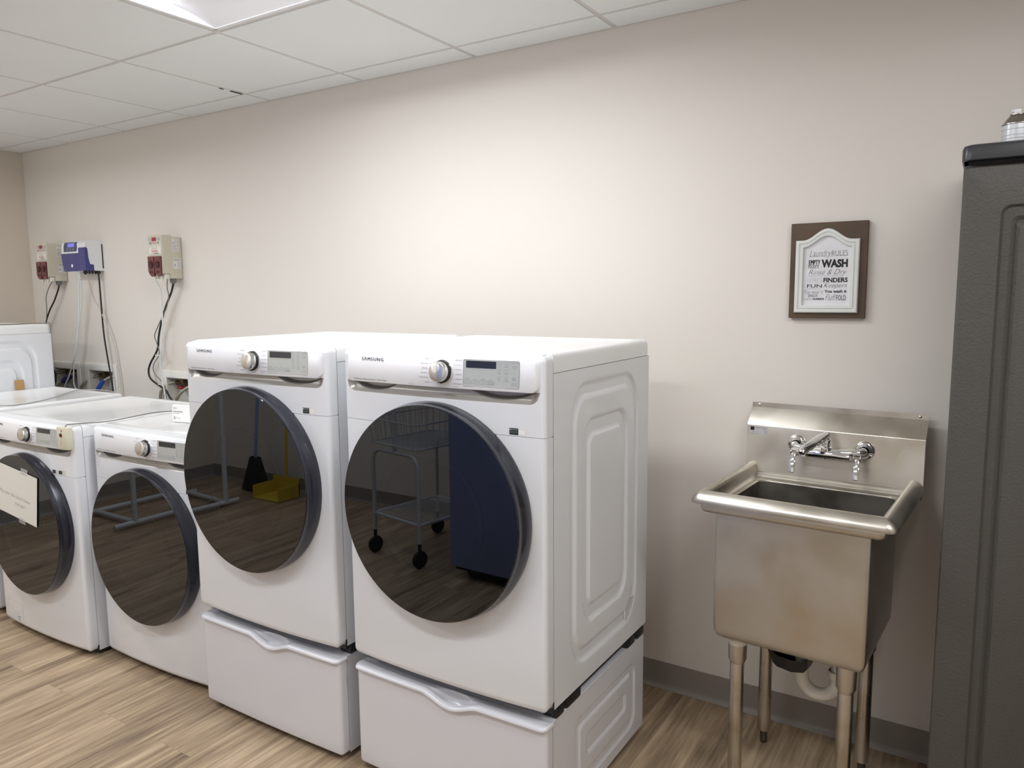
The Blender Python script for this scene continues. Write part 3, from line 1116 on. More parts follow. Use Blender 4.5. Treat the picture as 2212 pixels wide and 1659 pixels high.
sb = thing('sensor_box', 'small cream plastic sensor box with a dark eye, hung on the washer control panel', 'sensor', WP('floor_left', 0.322, -0.048, 0.892))
obj('housing', B().box(-0.034, 0.044, -0.024, 0.000, 0.0, 0.089, 0.003, 2), CREAM, sb)
b = B()
b.lathe([(0.0075, 0), (0.0075, 0.003), (0.005, 0.0045), (0.0001, 0.005)], 24, Matrix.Translation((0.0, -0.0245, 0.058)) @ MY)
b.lathe([(0.0026, 0), (0.0026, 0.0015), (0.0001, 0.002)], 16, Matrix.Translation((0.006, -0.0245, 0.076)) @ MY)
obj('sensor_eye', b, mat('dark_red_lens', srgb(88, 36, 32), 0.2), sb)
b = B()
text(b, '3', -0.012, 0.018, 0.017, 0.011, lambda x, z: (x, -0.0245, z), weight=-0.01, shear=0.1)
obj('marking', b, INKL, sb)

def cable(name, pts, r, m, label, cat='cable', n=8, k=8):
    o = obj(name, B().tube(spline(pts, k), r, n), m, None, angle=60)
    return tag(o, label, cat)

cable('thin_cord', [(-3.096, -1.045, 0.984), (-3.098, -1.036, 0.990), (-3.118, -0.998, 0.986), (-3.056, -0.90, 0.987), (-3.073, -0.79, 0.987), (-3.104, -0.665, 0.9865), (-3.070, -0.600, 0.987), (-2.96, -0.545, 0.987)], 0.0022, GREYC,
      'thin grey cord from the cream sensor box across the washer tops to the white carton')
cable('adapter_cord', [(-3.940, -0.915, 0.992), (-3.918, -0.885, 0.989), (-3.918, -0.840, 0.9865), (-3.957, -0.734, 0.9855), (-4.055, -0.598, 0.9855), (-4.184, -0.46, 0.9865), (-4.22, -0.39, 0.9875), (-4.12, -0.335, 0.989), (-4.02, -0.30, 0.975), (-4.00, -0.26, 0.93)], 0.0028, CORDL,
      'grey cord from the black adapter across the far washer top to the pipes behind it')
ad = thing('power_adapter', 'black power adapter lying on top of the washer at the left edge', 'power adapter', (-3.985, -0.955, 0.9855), rad(40))
obj('housing', B().box(-0.05, 0.045, -0.022, 0.022, 0, 0.028, 0.004, 2), BLACKP, ad)
obj('cord_strain_relief', B().box(0.044, 0.062, -0.008, 0.008, 0.005, 0.018, 0.003, 2), BLACKP, ad)

ct = thing('small_carton', 'small white cardboard carton with grey print, standing on the low washer beside the raised dryer', 'box', (-2.80, -0.725, 0.982), rad(8))
obj('carton', B().box(-0.042, 0.058, -0.014, 0.004, 0.0, 0.070, 0.001, 1), BOXW, ct)
CS = lambda x, z: (x, -0.0146, z)
b = B()
b = B()
# only the marks that can be read as print rows
for x0, x1, z0, z1 in ((-0.036, -0.014, 0.0555, 0.0585), (-0.036, 0.018, 0.0405, 0.0455), (-0.036, -0.002, 0.0345, 0.0365), (-0.034, -0.025, 0.010, 0.022), (-0.019, -0.010, 0.0165, 0.019), (-0.003, 0.000, 0.012, 0.020)):
    quad(b, x0, x1, z0, z1, CS)
obj('print', b, INKL, ct)
obj('red_mark', B().box(-0.0428, -0.0420, -0.004, 0.004, 0.036, 0.046), REDL, ct)

cd = obj('cardboard_piece', B().box(-0.001, 0.001, -0.028, 0.020, 0, 0.055, 0.0004, 1), CARD, None)
cd.location = (-4.589, -0.515, 0.9825)
cd.rotation_euler = (0, rad(-3), 0)
tag(cd, 'small brown cardboard piece wedged between the far washer top and the raised dryer', 'cardboard')

cable('thin_cord', [(-4.62, -0.80, 1.348), (-4.66, -0.60, 1.3475), (-4.66, -0.50, 1.3475), (-4.66, -0.40, 1.349), (-4.635, -0.345, 1.349), (-4.606, -0.330, 1.350), (-4.5965, -0.328, 1.335), (-4.5955, -0.328, 1.29)], 0.0022, GREYC,
      'thin dark cord lying along the top of the raised dryer in the far left corner')

# ------------------------------------------------------------------ laundry outlet boxes
def outlet(name_i, hx0, hx1, hz0, hz1, fx0, fx1, fz0, fz1, label):
    cx = (hx0 + hx1) / 2
    t = thing('outlet_box', label, 'outlet box', (cx, 0, hz0), 0, 'white laundry supply boxes in the back wall')
    a0, a1 = hx0 - cx, hx1 - cx
    f0, f1 = fx0 - cx, fx1 - cx
    h = hz1 - hz0
    ft, fb = fz1 - hz0, fz0 - hz0
    b = B()
    for bx in ((f0, a0 + 0.002, fb, ft), (a1 - 0.002, f1, fb, ft), (a0, a1, h - 0.002, ft), (a0, a1, fb, 0.002)):
        b.box(bx[0], bx[1], -0.007, -0.0005, bx[2], bx[3], 0.002, 1)
    obj('face_frame', b, BOXW, t)
    b = B()
    b.box(a0 + 0.001, a1 - 0.001, 0.072, 0.076, 0.001, h - 0.001)
    b.box(a0 + 0.001, a0 + 0.004, -0.003, 0.073, 0.001, h - 0.001)
    b.box(a1 - 0.004, a1 - 0.001, -0.003, 0.073, 0.001, h - 0.001)
    b.box(a0 + 0.001, a1 - 0.001, -0.003, 0.073, h - 0.004, h - 0.001)
    obj('recess', b, BOXG, t)
    return t
def valve(t, x, z, handle, m):
    Mv = Matrix.Translation((x, 0.052, z))
    b = B()
    b.box(x - 0.020, x + 0.016, 0.036, 0.070, z - 0.020, z + 0.024, 0.004, 2)
    b.lathe([(0.012, 0), (0.012, 0.022), (0.0145, 0.022), (0.0145, 0.036), (0.010, 0.036), (0.010, 0.044), (0.0001, 0.044)], 20, Matrix.Translation((x - 0.016, 0.045, z)) @ Matrix.Rotation(rad(-90), 4, 'Y'))
    b.lathe([(0.009, 0), (0.009, 0.03)], 16, Matrix.Translation((x, 0.052, z + 0.020)))
    v = obj('valve', b, BRASS, t)
    hb = B()
    hb.box(x - 0.024, x + 0.020, 0.020, 0.046, z - 0.034, z - 0.018, 0.005, 2)
    obj('valve_handle', hb, m, v)
    return v
fr_ = [(-5.283, -4.919, 0.76, 1.079), (-4.864, -4.509, 0.76, 1.082), (-4.049, -3.694, 0.76, 1.074)]
ol = ['leftmost white supply box in the wall, dark cables and clear tubes in front',
      'white laundry supply box in the wall with a blue sleeve on its hose',
      'white supply box in the wall behind the low washer, partly hidden by a raised dryer']
boxes = []
for i in range(3):
    boxes.append(outlet(i, *HOLES[i], *fr_[i], ol[i]))
    for p in ():
        pass
valve(boxes[0], -0.030, 0.205, 0, BLUEH)
valve(boxes[1], -0.045, 0.200, 0, REDH)
valve(boxes[2], -0.055, 0.198, 0, REDH)
for t, xx in ((boxes[0], 0.118), (boxes[1], 0.118), (boxes[2], 0.118)):
    b = B()
    b.lathe([(0.010, 0), (0.010, 0.03), (0.014, 0.03), (0.014, 0.045), (0.0001, 0.045)], 16, Matrix.Translation((xx, 0.050, 0.205)) @ Matrix.Rotation(rad(-90), 4, 'Y'))
    b.box(xx - 0.004, xx + 0.012, 0.038, 0.070, 0.19, 0.226, 0.003, 1)
    obj('side_valve', b, BRASS, t)
    # frame screws
    b = B()
    for x_, z_ in ((-0.152, 0.09), (0.150, 0.09)):
        b.lathe([(0.004, 0), (0.003, 0.0015), (0.0001, 0.002)], 10, Matrix.Translation((x_, -0.007, z_)) @ MY)
    obj('screw', b, INKD, t)
GH = 'braided supply hoses behind the washers'
def hose(pts, label):
    o = cable('supply_hose', pts, 0.0095, HOSEM, label, 'hose', 10)
    o['group'] = GH
    return o
hose([(-5.188, 0.045, 1.005), (-5.222, 0.036, 1.004), (-5.245, -0.012, 0.985), (-5.262, -0.03, 0.92), (-5.262, -0.03, 0.80), (-5.262, -0.03, 0.62)], 'braided hose on the left valve of the supply box beside the far dryer')
hose([(-5.026, 0.050, 1.005), (-5.075, 0.030, 0.998), (-5.125, 0.000, 0.965), (-5.175, -0.020, 0.912), (-5.212, -0.022, 0.862), (-5.222, -0.022, 0.78), (-5.222, -0.022, 0.60)], 'braided hose with a wide blue sleeve in the supply box beside the far dryer')
hose([(-4.785, 0.045, 1.000), (-4.815, 0.030, 0.992), (-4.868, -0.02, 0.944), (-4.909, -0.022, 0.888), (-4.922, -0.022, 0.82), (-4.922, -0.022, 0.62)], 'braided hose arching left out of the supply box that has the blue sleeve')
hose([(-4.612, 0.050, 1.005), (-4.630, 0.030, 1.000), (-4.665, -0.005, 0.972), (-4.700, -0.020, 0.930), (-4.722, -0.022, 0.875), (-4.728, -0.022, 0.80), (-4.728, -0.022, 0.62)], 'braided hose wearing a bright blue sleeve, between the far washer and the wall')
hose([(-3.983, 0.045, 0.998), (-4.008, 0.015, 0.994), (-4.030, -0.02, 0.960), (-4.046, -0.022, 0.915), (-4.056, -0.022, 0.85), (-4.056, -0.022, 0.65)], 'braided hose on the left of the supply box behind the low washer')
hose([(-3.797, 0.050, 1.003), (-3.825, 0.015, 0.985), (-3.862, -0.018, 0.950), (-3.897, -0.022, 0.905), (-3.916, -0.022, 0.85), (-3.925, -0.022, 0.65)], 'braided hose arching from the right side of the supply box behind the low washer')
def sleeve(a, c, r, label, m=None):
    a, c = Vector(a), Vector(c)
    pts = [a, a.lerp(c, 0.15), a.lerp(c, 0.85), c]
    o = obj('blue_sleeve', B().tube(pts, r, 12), m or BLUEH, None)
    return tag(o, label, 'hose sleeve', 'blue hose sleeves')
sleeve((-5.085, 0.022, 0.988), (-5.135, -0.006, 0.945), [0.016, 0.018, 0.022, 0.018], 'wide dark blue sleeve hanging on the hose of the leftmost supply box', mat('navy_sleeve', srgb(48, 52, 104), 0.35, var=0.1))
sleeve((-4.660, -0.002, 0.982), (-4.705, -0.021, 0.920), [0.0125, 0.0135, 0.0135, 0.0125], 'bright blue sleeve on a hose in the middle supply box')
cable('black_cable_bundle', [(-5.258, -0.032, 1.062), (-5.231, -0.03, 1.030), (-5.193, -0.03, 1.007), (-5.183, -0.034, 0.958), (-5.200, -0.036, 0.905), (-5.205, -0.036, 0.80), (-5.205, -0.036, 0.60)], 0.010, BLACKP,
      'bundle of dark cables hanging in front of the leftmost supply box')
cable('black_cable', [(-5.285, -0.03, 1.035), (-5.262, -0.03, 1.020), (-5.228, -0.03, 1.008), (-5.196, -0.034, 1.004)], 0.0035, BLACKP, 'short black cable end sticking up left of the dark cable bundle')
cable('brown_cable', [(-5.258, -0.03, 0.958), (-5.225, -0.03, 0.985), (-5.200, -0.032, 1.000), (-5.150, -0.02, 1.018), (-5.105, -0.01, 1.010), (-5.150, -0.02, 1.000), (-5.196, -0.034, 0.996)], 0.0035, mat('brown_cable', srgb(84, 66, 58), 0.4), 'brown cable looped at the dark cable bundle by the leftmost supply box')
# junk leaning in the boxes
cable('grey_drain_pipe', [(-5.04, -0.045, 0.80), (-5.02, -0.042, 0.90), (-4.985, -0.040, 0.925), (-4.955, -0.040, 0.885), (-4.945, -0.040, 0.80)], 0.020, GREYG, 'dark grey drain hose hooked into the leftmost supply box', 'hose', 14)

# ------------------------------------------------------------------ wall pumps
def make_pump():
    t = thing('laundry_pump', '', 'dispenser pump')
    b = B()
    # rear body and raised front cover, x from -0.0675 to 0.0675, z 0..0.212
    b.box(-0.062, 0.0675, -0.070, -0.001, 0.004, 0.206, 0.005, 2)
    b.box(-0.064, 0.0660, -0.070, -0.002, 0.030, 0.112, 0.004, 2)
    obj('rear_case', b, BEIGE, t)
    b = B()
    out = rrect(-0.0675, 0.0675, 0.004, 0.214, 0.008)
    b.prism(out, -0.112, -0.060)
    b.prism(rrect(-0.0645, 0.0645, 0.007, 0.211, 0.006), -0.1155, -0.112)
    obj('front_case', b, BEIGE, t)
    FS = lambda e: (lambda x, z: (x, -0.1160 - e, z))
    b = B()
    quad(b, -0.060, 0.058, 0.108, 0.203, FS(0))
    quad(b, -0.056, 0.056, 0.112, 0.148, FS(0.0005))
    fpl = obj('face_plate', b, [BEIGEF], t)
    b = B()
    quad(b, -0.056, 0.056, 0.113, 0.149, FS(0.0008))
    obj('name_plate', b, PAPER, fpl)
    b = B()
    text(b, 'Gordon', -0.030, 0.1225, 0.016, 0.056, FS(0.0013), weight=0.004)
    for i in range(3):
        text(b, '0', -0.028 + i * 0.018, 0.165, 0.014, 0.008, FS(0.0008), weight=0.01)
    obj('red_lettering', b, REDL, fpl)
    b = B()
    text(b, 'A A A', -0.022, 0.1405, 0.0055, 0.040, FS(0.0013))
    quad(b, -0.012, 0.032, 0.1150, 0.1180, FS(0.0013))
    quad(b, -0.044, -0.038, 0.165, 0.179, FS(0.0008))
    quad(b, 0.030, 0.036, 0.165, 0.179, FS(0.0008))
    obj('grey_lettering', b, INKD, fpl)
    b = B()
    quad(b, -0.054, -0.024, 0.184, 0.2005, FS(0.0008))
    quad(b, 0.016, 0.054, 0.184, 0.2005, FS(0.0008))
    obj('grey_strip', b, mat('grey_display_strip', srgb(178, 182, 180), 0.4), fpl)
    b = B()
    quad(b, -0.023, 0.015, 0.182, 0.202, FS(0.0012))
    obj('red_display', b, mat('red_display', srgb(150, 40, 56), 0.2, emit=(srgb(150, 30, 40), 0.15)), fpl)
    # two squeeze pump covers
    for x0 in (-0.058, 0.001):
        b = B()
        o = [(x0, 0.100), (x0, 0.020), (x0 + 0.010, 0.004), (x0 + 0.030, -0.010), (x0 + 0.050, -0.006), (x0 + 0.053, 0.010), (x0 + 0.054, 0.100)]
        b.prism(o, -0.126, -0.114)
        pc = obj('pump_cover', b, MAROON, t)
        b = B()
        b.lathe([(0.020, 0), (0.020, 0.003), (0.014, 0.005), (0.0001, 0.006)], 24, Matrix.Translation((x0 + 0.026, -0.126, 0.055)) @ MY)
        b.box(x0 + 0.016, x0 + 0.038, -0.1275, -0.1255, 0.010, 0.022, 0.001, 1)
        obj('pump_rotor', b, mat('dark_maroon', srgb(70, 24, 34), 0.2, var=0.3, vscale=90), pc)
        b = B()
        b.lathe([(0.008, 0), (0.008, 0.020), (0.004, 0.022), (0.004, 0.034)], 14, Matrix.Translation((x0 + 0.036, -0.110, 0.0)) @ Matrix.Rotation(PI, 4, 'X'))
        obj('tube_fitting', b, PVC, pc)
    obj('white_connector', B().box(0.045, 0.066, -0.105, -0.080, -0.024, 0.004, 0.004, 2), PVC, t)
    obj('lower_tray', B().box(-0.055, 0.0672, -0.078, -0.002, -0.020, 0.012, 0.003, 2), BEIGE, t)
    obj('cable_gland', B().lathe([(0.017, 0), (0.017, -0.014), (0.013, -0.026), (0.007, -0.028)], 18, Matrix.Translation((0.040, -0.045, -0.018))), GREYG, t)
    # stickers on the right side
    SS = lambda e: (lambda y, z: (0.0677 + e, y, z))
    b = B()
    for y0, y1, z0, z1 in ((-0.060, -0.016, 0.128, 0.196), (-0.058, -0.012, 0.034, 0.090)):
        b.add([SS(0.0003)(y0, z0), SS(0.0003)(y1, z0), SS(0.0003)(y1, z1), SS(0.0003)(y0, z1)], [(0, 1, 2, 3)])
    sp = obj('side_sticker', b, PAPER, t)
    b = B()
    rnd = random.Random(3)
    for y in (-0.055, -0.050, -0.045, -0.039, -0.030, -0.024):
        z = 0.135
        while z < 0.185:
            h = rnd.uniform(0.004, 0.016)
            b.add([SS(0.0008)(y, z), SS(0.0008)(y + 0.0022, z), SS(0.0008)(y + 0.0022, z + h), SS(0.0008)(y, z + h)], [(0, 1, 2, 3)])
            z += h + rnd.uniform(0.002, 0.008)
    for i in range(9):
        y = -0.052 + i * 0.004
        b.add([SS(0.0008)(y, 0.076), SS(0.0008)(y + rnd.uniform(0.0012, 0.0032), 0.076), SS(0.0008)(y + 0.0026, 0.086), SS(0.0008)(y, 0.086)], [(0, 1, 2, 3)])
    for i in range(5):
        z = 0.040 + i * 0.0065
        b.add([SS(0.0008)(-0.032, z), SS(0.0008)(-0.016, z), SS(0.0008)(-0.016, z + 0.0025), SS(0.0008)(-0.032, z + 0.0025)], [(0, 1, 2, 3)])
    b.add([SS(0.0008)(-0.052, 0.045), SS(0.0008)(-0.044, 0.045), SS(0.0008)(-0.044, 0.060), SS(0.0008)(-0.052, 0.060)], [(0, 1, 2, 3)])
    obj('sticker_print', b, INKL, sp)
    return t
GPU = 'beige laundry chemical pumps on the back wall'
pu = make_pump()
pu.location = (-3.862, 0, 1.613)
pu['label'] = 'beige wall pump with two maroon covers, standing alone to the right of the blue dispenser'
pu['group'] = GPU
pu2 = dup(pu)
pu2.location = (-5.055, 0, 1.618)
pu2['label'] = 'beige wall pump with maroon covers near the corner, left of the blue dispenser'
pu2['group'] = GPU

bd = thing('chemical_dispenser', 'white wall dispenser with a blue curved cover and small lit screen, between the beige pumps', 'dispenser', (-4.70, 0, 1.655))
# x -0.135..0.130, z 0..0.182, depth 0.1
def prof_front(z):
    t = z / 0.182
    return -0.094 - 0.016 * math.sin(PI * min(1, max(0, t)) * 0.9 + 0.2)
b = B()
out = [(0.0, -0.001), (-0.055, -0.001), (-0.062, 0.004), (-0.092, 0.000), (-0.098, 0.02), (-0.106, 0.06), (-0.108, 0.112), (-0.104, 0.160), (-0.092, 0.179), (-0.070, 0.183), (-0.01, 0.176), (0.0, 0.172)]
n = len(out)
def side_prism(b, out, x0, x1, mi=0):
    n = len(out)
    b.add([(x0, y, z) for y, z in out] + [(x1, y, z) for y, z in out], [tuple(range(n)), tuple(reversed(range(n, 2 * n)))] + [(i, i + n, (i + 1) % n + n, (i + 1) % n) for i in range(n)], mi)
side_prism(b, out, -0.135, 0.130)
obj('housing', b, WHITEP, bd, angle=50)
obj('back_plate', B().box(-0.128, 0.1312, -0.010, -0.001, 0.012, 0.160, 0.003, 2), BLACKP, bd)
b = B()
rows = []
for z in [i * 0.0118 for i in range(10)]:
    tt = z / 0.182
    y = -0.0985 - 0.0125 * math.sin(min(1, tt * 1.5) * PI / 2)
    rows.append([(-0.1362, y + 0.03, z - 0.002), (-0.1362, y, z - 0.002), (0.060, y, z - 0.002), (0.0635, y + 0.004, z - 0.002), (0.0635, y + 0.02, z - 0.002)])
b.grid(rows)
cvr = obj('blue_cover', b, BLUEP, bd, angle=40)
b = B()
Pn = [(-0.104, 0.138), (-0.1115, 0.134), (-0.1115, 0.000), (-0.062, -0.003), (-0.062, 0.034), (-0.085, 0.038), (-0.092, 0.075), (-0.095, 0.130)]
side_prism(b, Pn, 0.0600, 0.1312)
obj('cover_side', b, BLUEP, cvr, angle=40)
b = B()
# blue wraps the lower front right corner and steps back at the bottom
for xx0, xx1, z0, z1 in ((0.060, 0.1310, -0.002, 0.034),):
    b.box(xx0, xx1, -0.1005, -0.060, z0, z1, 0.002, 1)
obj('cover_foot', b, BLUEP, cvr)
b = B()
b.lathe([(0.0001, 0.001), (0.010, 0.001), (0.010, 0.0035), (0.0001, 0.004)], 24, Matrix.Translation((-0.028, -0.1035, 0.030)) @ MY @ Matrix.Scale(1.0, 4))
obj('cover_button', b, WHITEP, cvr)
DS = lambda e: (lambda x, z: (x, -0.1085 - e + (z - 0.112) * 0.10, z))
b = B()
o = [(-0.108, 0.115), (-0.112, 0.150), (-0.100, 0.171), (0.034, 0.171), (0.040, 0.140), (0.036, 0.115)]
b.add([DS(0.0004)(*p) for p in o] + [DS(-0.004)(*p) for p in o], [tuple(range(6))] + [(i, (i + 1) % 6, (i + 1) % 6 + 6, i + 6) for i in range(6)])
fp = obj('display_panel', b, BLUED, bd)
b = B()
o = rrect(-0.066, 0.010, 0.142, 0.165, 0.003, 3)
b.add([DS(0.0010)(*p) for p in o], [tuple(range(len(o)))])
obj('display_screen', b, BLUES, fp)
b = B()
for i, x in enumerate((-0.074, -0.042, -0.008)):
    ring(b, x - 0.001, x + 0.018, 0.121, 0.1375, 0.0006, DS(0.0010))
for tri in (((-0.070, 0.134), (-0.062, 0.134), (-0.066, 0.125)), ((-0.004, 0.125), (0.006, 0.125), (0.001, 0.135))):
    b.add([DS(0.0012)(*p) for p in tri], [(0, 1, 2)])
quad(b, -0.038, -0.028, 0.126, 0.128, DS(0.0012))
quad(b, -0.038, -0.028, 0.131, 0.133, DS(0.0012))
quad(b, 0.006, 0.030, 0.1665, 0.1688, DS(0.0012))
obj('button_marks', b, PRINTG, fp)
b = B()
for x, y in ((0.080, -0.088), (0.116, -0.030)):
    b.lathe([(0.010, 0.006), (0.010, -0.006), (0.013, -0.006), (0.013, -0.016), (0.006, -0.020), (0.006, -0.024)], 16, Matrix.Translation((x, y, 0)))
for x, y in ((0.100, -0.075), (0.106, -0.060), (0.112, -0.045)):
    b.lathe([(0.007, 0.004), (0.007, -0.014), (0.003, -0.022), (0.0001, -0.022)], 12, Matrix.Translation((x, y, 0)))
obj('cable_glands', b, BLACKP, bd)

# pump and dispenser cables
cable('black_pump_cable', [(-5.015, -0.045, 1.574), (-5.030, -0.045, 1.547), (-5.090, -0.045, 1.474), (-5.160, -0.045, 1.408), (-5.215, -0.045, 1.330), (-5.225, -0.045, 1.24), (-5.225, -0.04, 1.14), (-5.215, -0.035, 1.06)], 0.0048, BLACKP, 'black cable hanging from the beige pump nearest the corner')
cable('grey_pump_cable', [(-5.003, -0.090, 1.596), (-5.060, -0.085, 1.560), (-5.115, -0.080, 1.500), (-5.130, -0.075, 1.430), (-5.175, -0.06, 1.355), (-5.232, -0.050, 1.29), (-5.240, -0.050, 1.20), (-5.240, -0.045, 1.08)], 0.0028, GREYC, 'thin grey cable hanging beside the black one from the pump nearest the corner')
cable('black_dispenser_cable', [(-4.584, -0.030, 1.632), (-4.581, -0.03, 1.58), (-4.579, -0.03, 1.472), (-4.574, -0.03, 1.281), (-4.553, -0.03, 1.135), (-4.529, -0.03, 1.008), (-4.519, -0.028, 0.922)], 0.0048, BLACKP, 'straight black cable dropping from the blue and white dispenser')
cable('grey_dispenser_cable', [(-4.620, -0.088, 1.632), (-4.618, -0.07, 1.580), (-4.640, -0.035, 1.480), (-4.600, -0.03, 1.430), (-4.559, -0.03, 1.360), (-4.500, -0.02, 1.235), (-4.470, -0.015, 1.081), (-4.451, -0.015, 0.913), (-4.451, -0.015, 0.75)], 0.0032, mat('pale_cable', srgb(196, 188, 180), 0.5), 'thin pale cable curving down the wall right of the black dispenser cable')
for i, (pts, lb) in enumerate((([(-4.700, -0.092, 1.657), (-4.715, -0.08, 1.60), (-4.767, -0.06, 1.473), (-4.825, -0.06, 1.214), (-4.878, -0.06, 1.11), (-4.962, -0.06, 0.988), (-5.016, -0.058, 0.925), (-4.985, -0.058, 0.853), (-4.985, -0.058, 0.70)], 'clear tube from the blue dispenser, the one that swings left across the leftmost supply box'),
                               ([(-4.680, -0.092, 1.657), (-4.700, -0.08, 1.60), (-4.741, -0.06, 1.473), (-4.812, -0.06, 1.272), (-4.870, -0.06, 1.125), (-4.894, -0.06, 1.036), (-4.902, -0.06, 0.947), (-4.860, -0.058, 0.890), (-4.830, -0.058, 0.80)], 'clear tube from the blue dispenser, the one hanging straighter between the supply boxes'))):
    cable('clear_tube', pts, 0.0045, TUBEM, lb, 'tube')['group'] = 'clear tubes below the blue dispenser'
cable('black_pump_cable', [(-3.822, -0.045, 1.569), (-3.850, -0.042, 1.52), (-3.905, -0.04, 1.45), (-3.956, -0.04, 1.367), (-3.996, -0.04, 1.275), (-4.018, -0.04, 1.195), (-4.095, -0.04, 1.112), (-4.118, -0.04, 1.062), (-4.098, -0.04, 1.020), (-4.017, -0.04, 0.985), (-3.965, -0.04, 0.965), (-3.925, -0.045, 0.930), (-3.895, -0.045, 0.895), (-3.88, -0.045, 0.78)], 0.0055, BLACKP, 'black cable snaking down from the beige pump that stands alone')
cable('grey_pump_cable', [(-3.806, -0.090, 1.590), (-3.836, -0.075, 1.545), (-3.850, -0.060, 1.497), (-3.885, -0.055, 1.433), (-3.949, -0.05, 1.368), (-4.010, -0.05, 1.294), (-4.021, -0.05, 1.267), (-4.000, -0.05, 1.223), (-3.988, -0.05, 1.170), (-4.043, -0.05, 1.115), (-4.055, -0.05, 1.080), (-4.036, -0.05, 1.049), (-3.978, -0.05, 1.010), (-3.950, -0.05, 0.960), (-3.945, -0.05, 0.90), (-3.945, -0.05, 0.78)], 0.0028, GREYC, 'thin grey cable twisting round the black one below the beige pump that stands alone')
cable('clear_tube', [(-3.885, -0.108, 1.582), (-3.890, -0.08, 1.52), (-3.905, -0.07, 1.369), (-3.921, -0.07, 1.265), (-3.952, -0.07, 1.134), (-3.946, -0.07, 1.029), (-3.934, -0.07, 0.977), (-3.920, -0.07, 0.90), (-3.920, -0.07, 0.78)], 0.0036, TUBEM, 'clear tube hanging from the beige pump that stands alone', 'tube')
ti = 0
tielab = ['white cable tie high on the cables of the lone beige pump', 'white cable tie halfway down the cables of the lone beige pump', 'white cable tie low on the cables, beside the supply box behind the low washer', 'white cable tie round the cables of the pump nearest the corner']
for p in ((-3.952, -0.058, 1.370), (-3.990, -0.058, 1.165), (-3.985, -0.056, 1.000), (-5.228, -0.048, 1.35)):
    b = B()
    b.lathe([(0.0105, -0.004), (0.0125, -0.003), (0.0125, 0.003), (0.0105, 0.004)], 16, Matrix.Scale(1.35, 4, (1, 0, 0)))
    b.box(0.010, 0.024, -0.004, 0.004, -0.003, 0.003, 0.001, 1)
    o = obj('cable_tie', b, PVC, None)
    o.location = p
    tag(o, tielab[ti], 'cable tie', 'white cable ties')
    ti += 1

# ------------------------------------------------------------------ framed sign
SX0, SX1, SZ0, SZ1 = -0.561, -0.333, 1.409, 1.711
sg = thing('framed_sign', 'dark wood framed laundry rules sign hanging on the wall above the sink', 'sign', ((SX0 + SX1) / 2, 0, SZ0), rad(0.8))
hw_, hh = (SX1 - SX0) / 2, SZ1 - SZ0
obj('backing_board', B().box(-hw_, hw_, -0.019, -0.0015, 0, hh, 0.0012, 1), WALNUT, sg)
def arch(ins, n=36):
    """outline of the white frame, its top waved into an arch; ins = inset"""
    x0, x1, z0, zs, zp = -0.0965 + ins, 0.0925 - ins, 0.017 + ins, 0.247 - ins * 1.0, 0.282 - ins
    o = [(x1, z0), (x1, zs)]
    cx = (x0 + x1) / 2
    for i in range(n + 1):
        x = x1 - (x1 - x0) * i / n
        u = (x - cx) / 0.073
        z = zs + ((zp - zs) * (0.5 + 0.5 * math.cos(PI * u)) if abs(u) < 1 else 0)
        o.append((x, z))
    o += [(x0, z0)]
    return o
b = B()
rows = []
for ins, y in ((0, -0.0185), (0, -0.026), (0.003, -0.030), (0.010, -0.030), (0.012, -0.0265), (0.0145, -0.0265), (0.0150, -0.0295), (0.0225, -0.0285), (0.0245, -0.024), (0.0255, -0.0195)):
    rows.append([(x, y, z) for x, z in arch(ins)])
b.grid(rows, closed=True)
wf = obj('white_frame', b, FRAMEW, sg, angle=25)
b = B()
o = arch(0.024)
b.add([(x, -0.0205, z) for x, z in o], [tuple(range(len(o)))])
ap = obj('art_print', b, ART, sg)
AS = lambda x, z: (x, -0.0211, z)
# positions measured on the print: px -> (x, z)
def ax(u): return -0.0565 + (u - 545) * 0.000236
def az(v): return 0.2140 - (v - 585) / 645 * 0.1580
bk, mdm, pale = B(), B(), B()
def at(b, s, u0, v1, u1, v0, **k):
    text(b, s, ax(u0), az(v1), az(v0) - az(v1), ax(u1) - ax(u0), AS, **k)
at(mdm, 'Laundry', 552, 690, 825, 575, shear=0.45, weight=-0.022)
at(mdm, 'RULES', 832, 655, 1030, 590, weight=-0.018)
at(bk, 'EMPTY', 545, 765, 687, 705)
at(bk, 'EMPTY', 549, 765, 691, 705)
at(bk, 'POCKETS', 540, 812, 675, 770, weight=0.002)
at(bk, 'WASH', 705, 806, 1035, 700, weight=0.05)
at(mdm, 'Rinse & Dry', 548, 915, 1025, 830, shear=0.45, weight=-0.02)
at(pale, 'LOADS', 538, 990, 722, 935, weight=-0.01)
at(bk, 'FINDERS', 740, 996, 1042, 936, weight=0.03)
obj('bold_lettering', bk, PRINTB, ap)
bk = B()
at(bk, 'FUN', 533, 1062, 722, 1018, weight=0.004)
at(mdm, 'Keepers', 745, 1080, 1040, 1005, shear=0.45, weight=-0.018)
at(mdm, 'You wear it', 505, 1142, 742, 1092, shear=0.45, weight=-0.02)
obj('bold_lettering', bk, PRINTB, ap)
bk = B()
at(bk, 'You wash it', 757, 1130, 1035, 1092, weight=0.028)
at(mdm, 'SEPARATE', 550, 1185, 675, 1150, weight=0.0)
at(mdm, 'Lights', 495, 1225, 610, 1198, shear=0.45, weight=-0.02)
at(bk, 'DARKS', 615, 1220, 755, 1197, weight=0.04)
at(mdm, 'Fluff', 770, 1225, 905, 1150, shear=0.45, weight=-0.02)
at(bk, 'FOLD', 908, 1226, 1028, 1162, weight=-0.005)
for (u0, u1, v) in ((600, 1035, 660), (540, 975, 912), (533, 722, 1080)):
    quad(mdm, ax(u0), ax(u1), az(v), az(v) + 0.0004, AS)
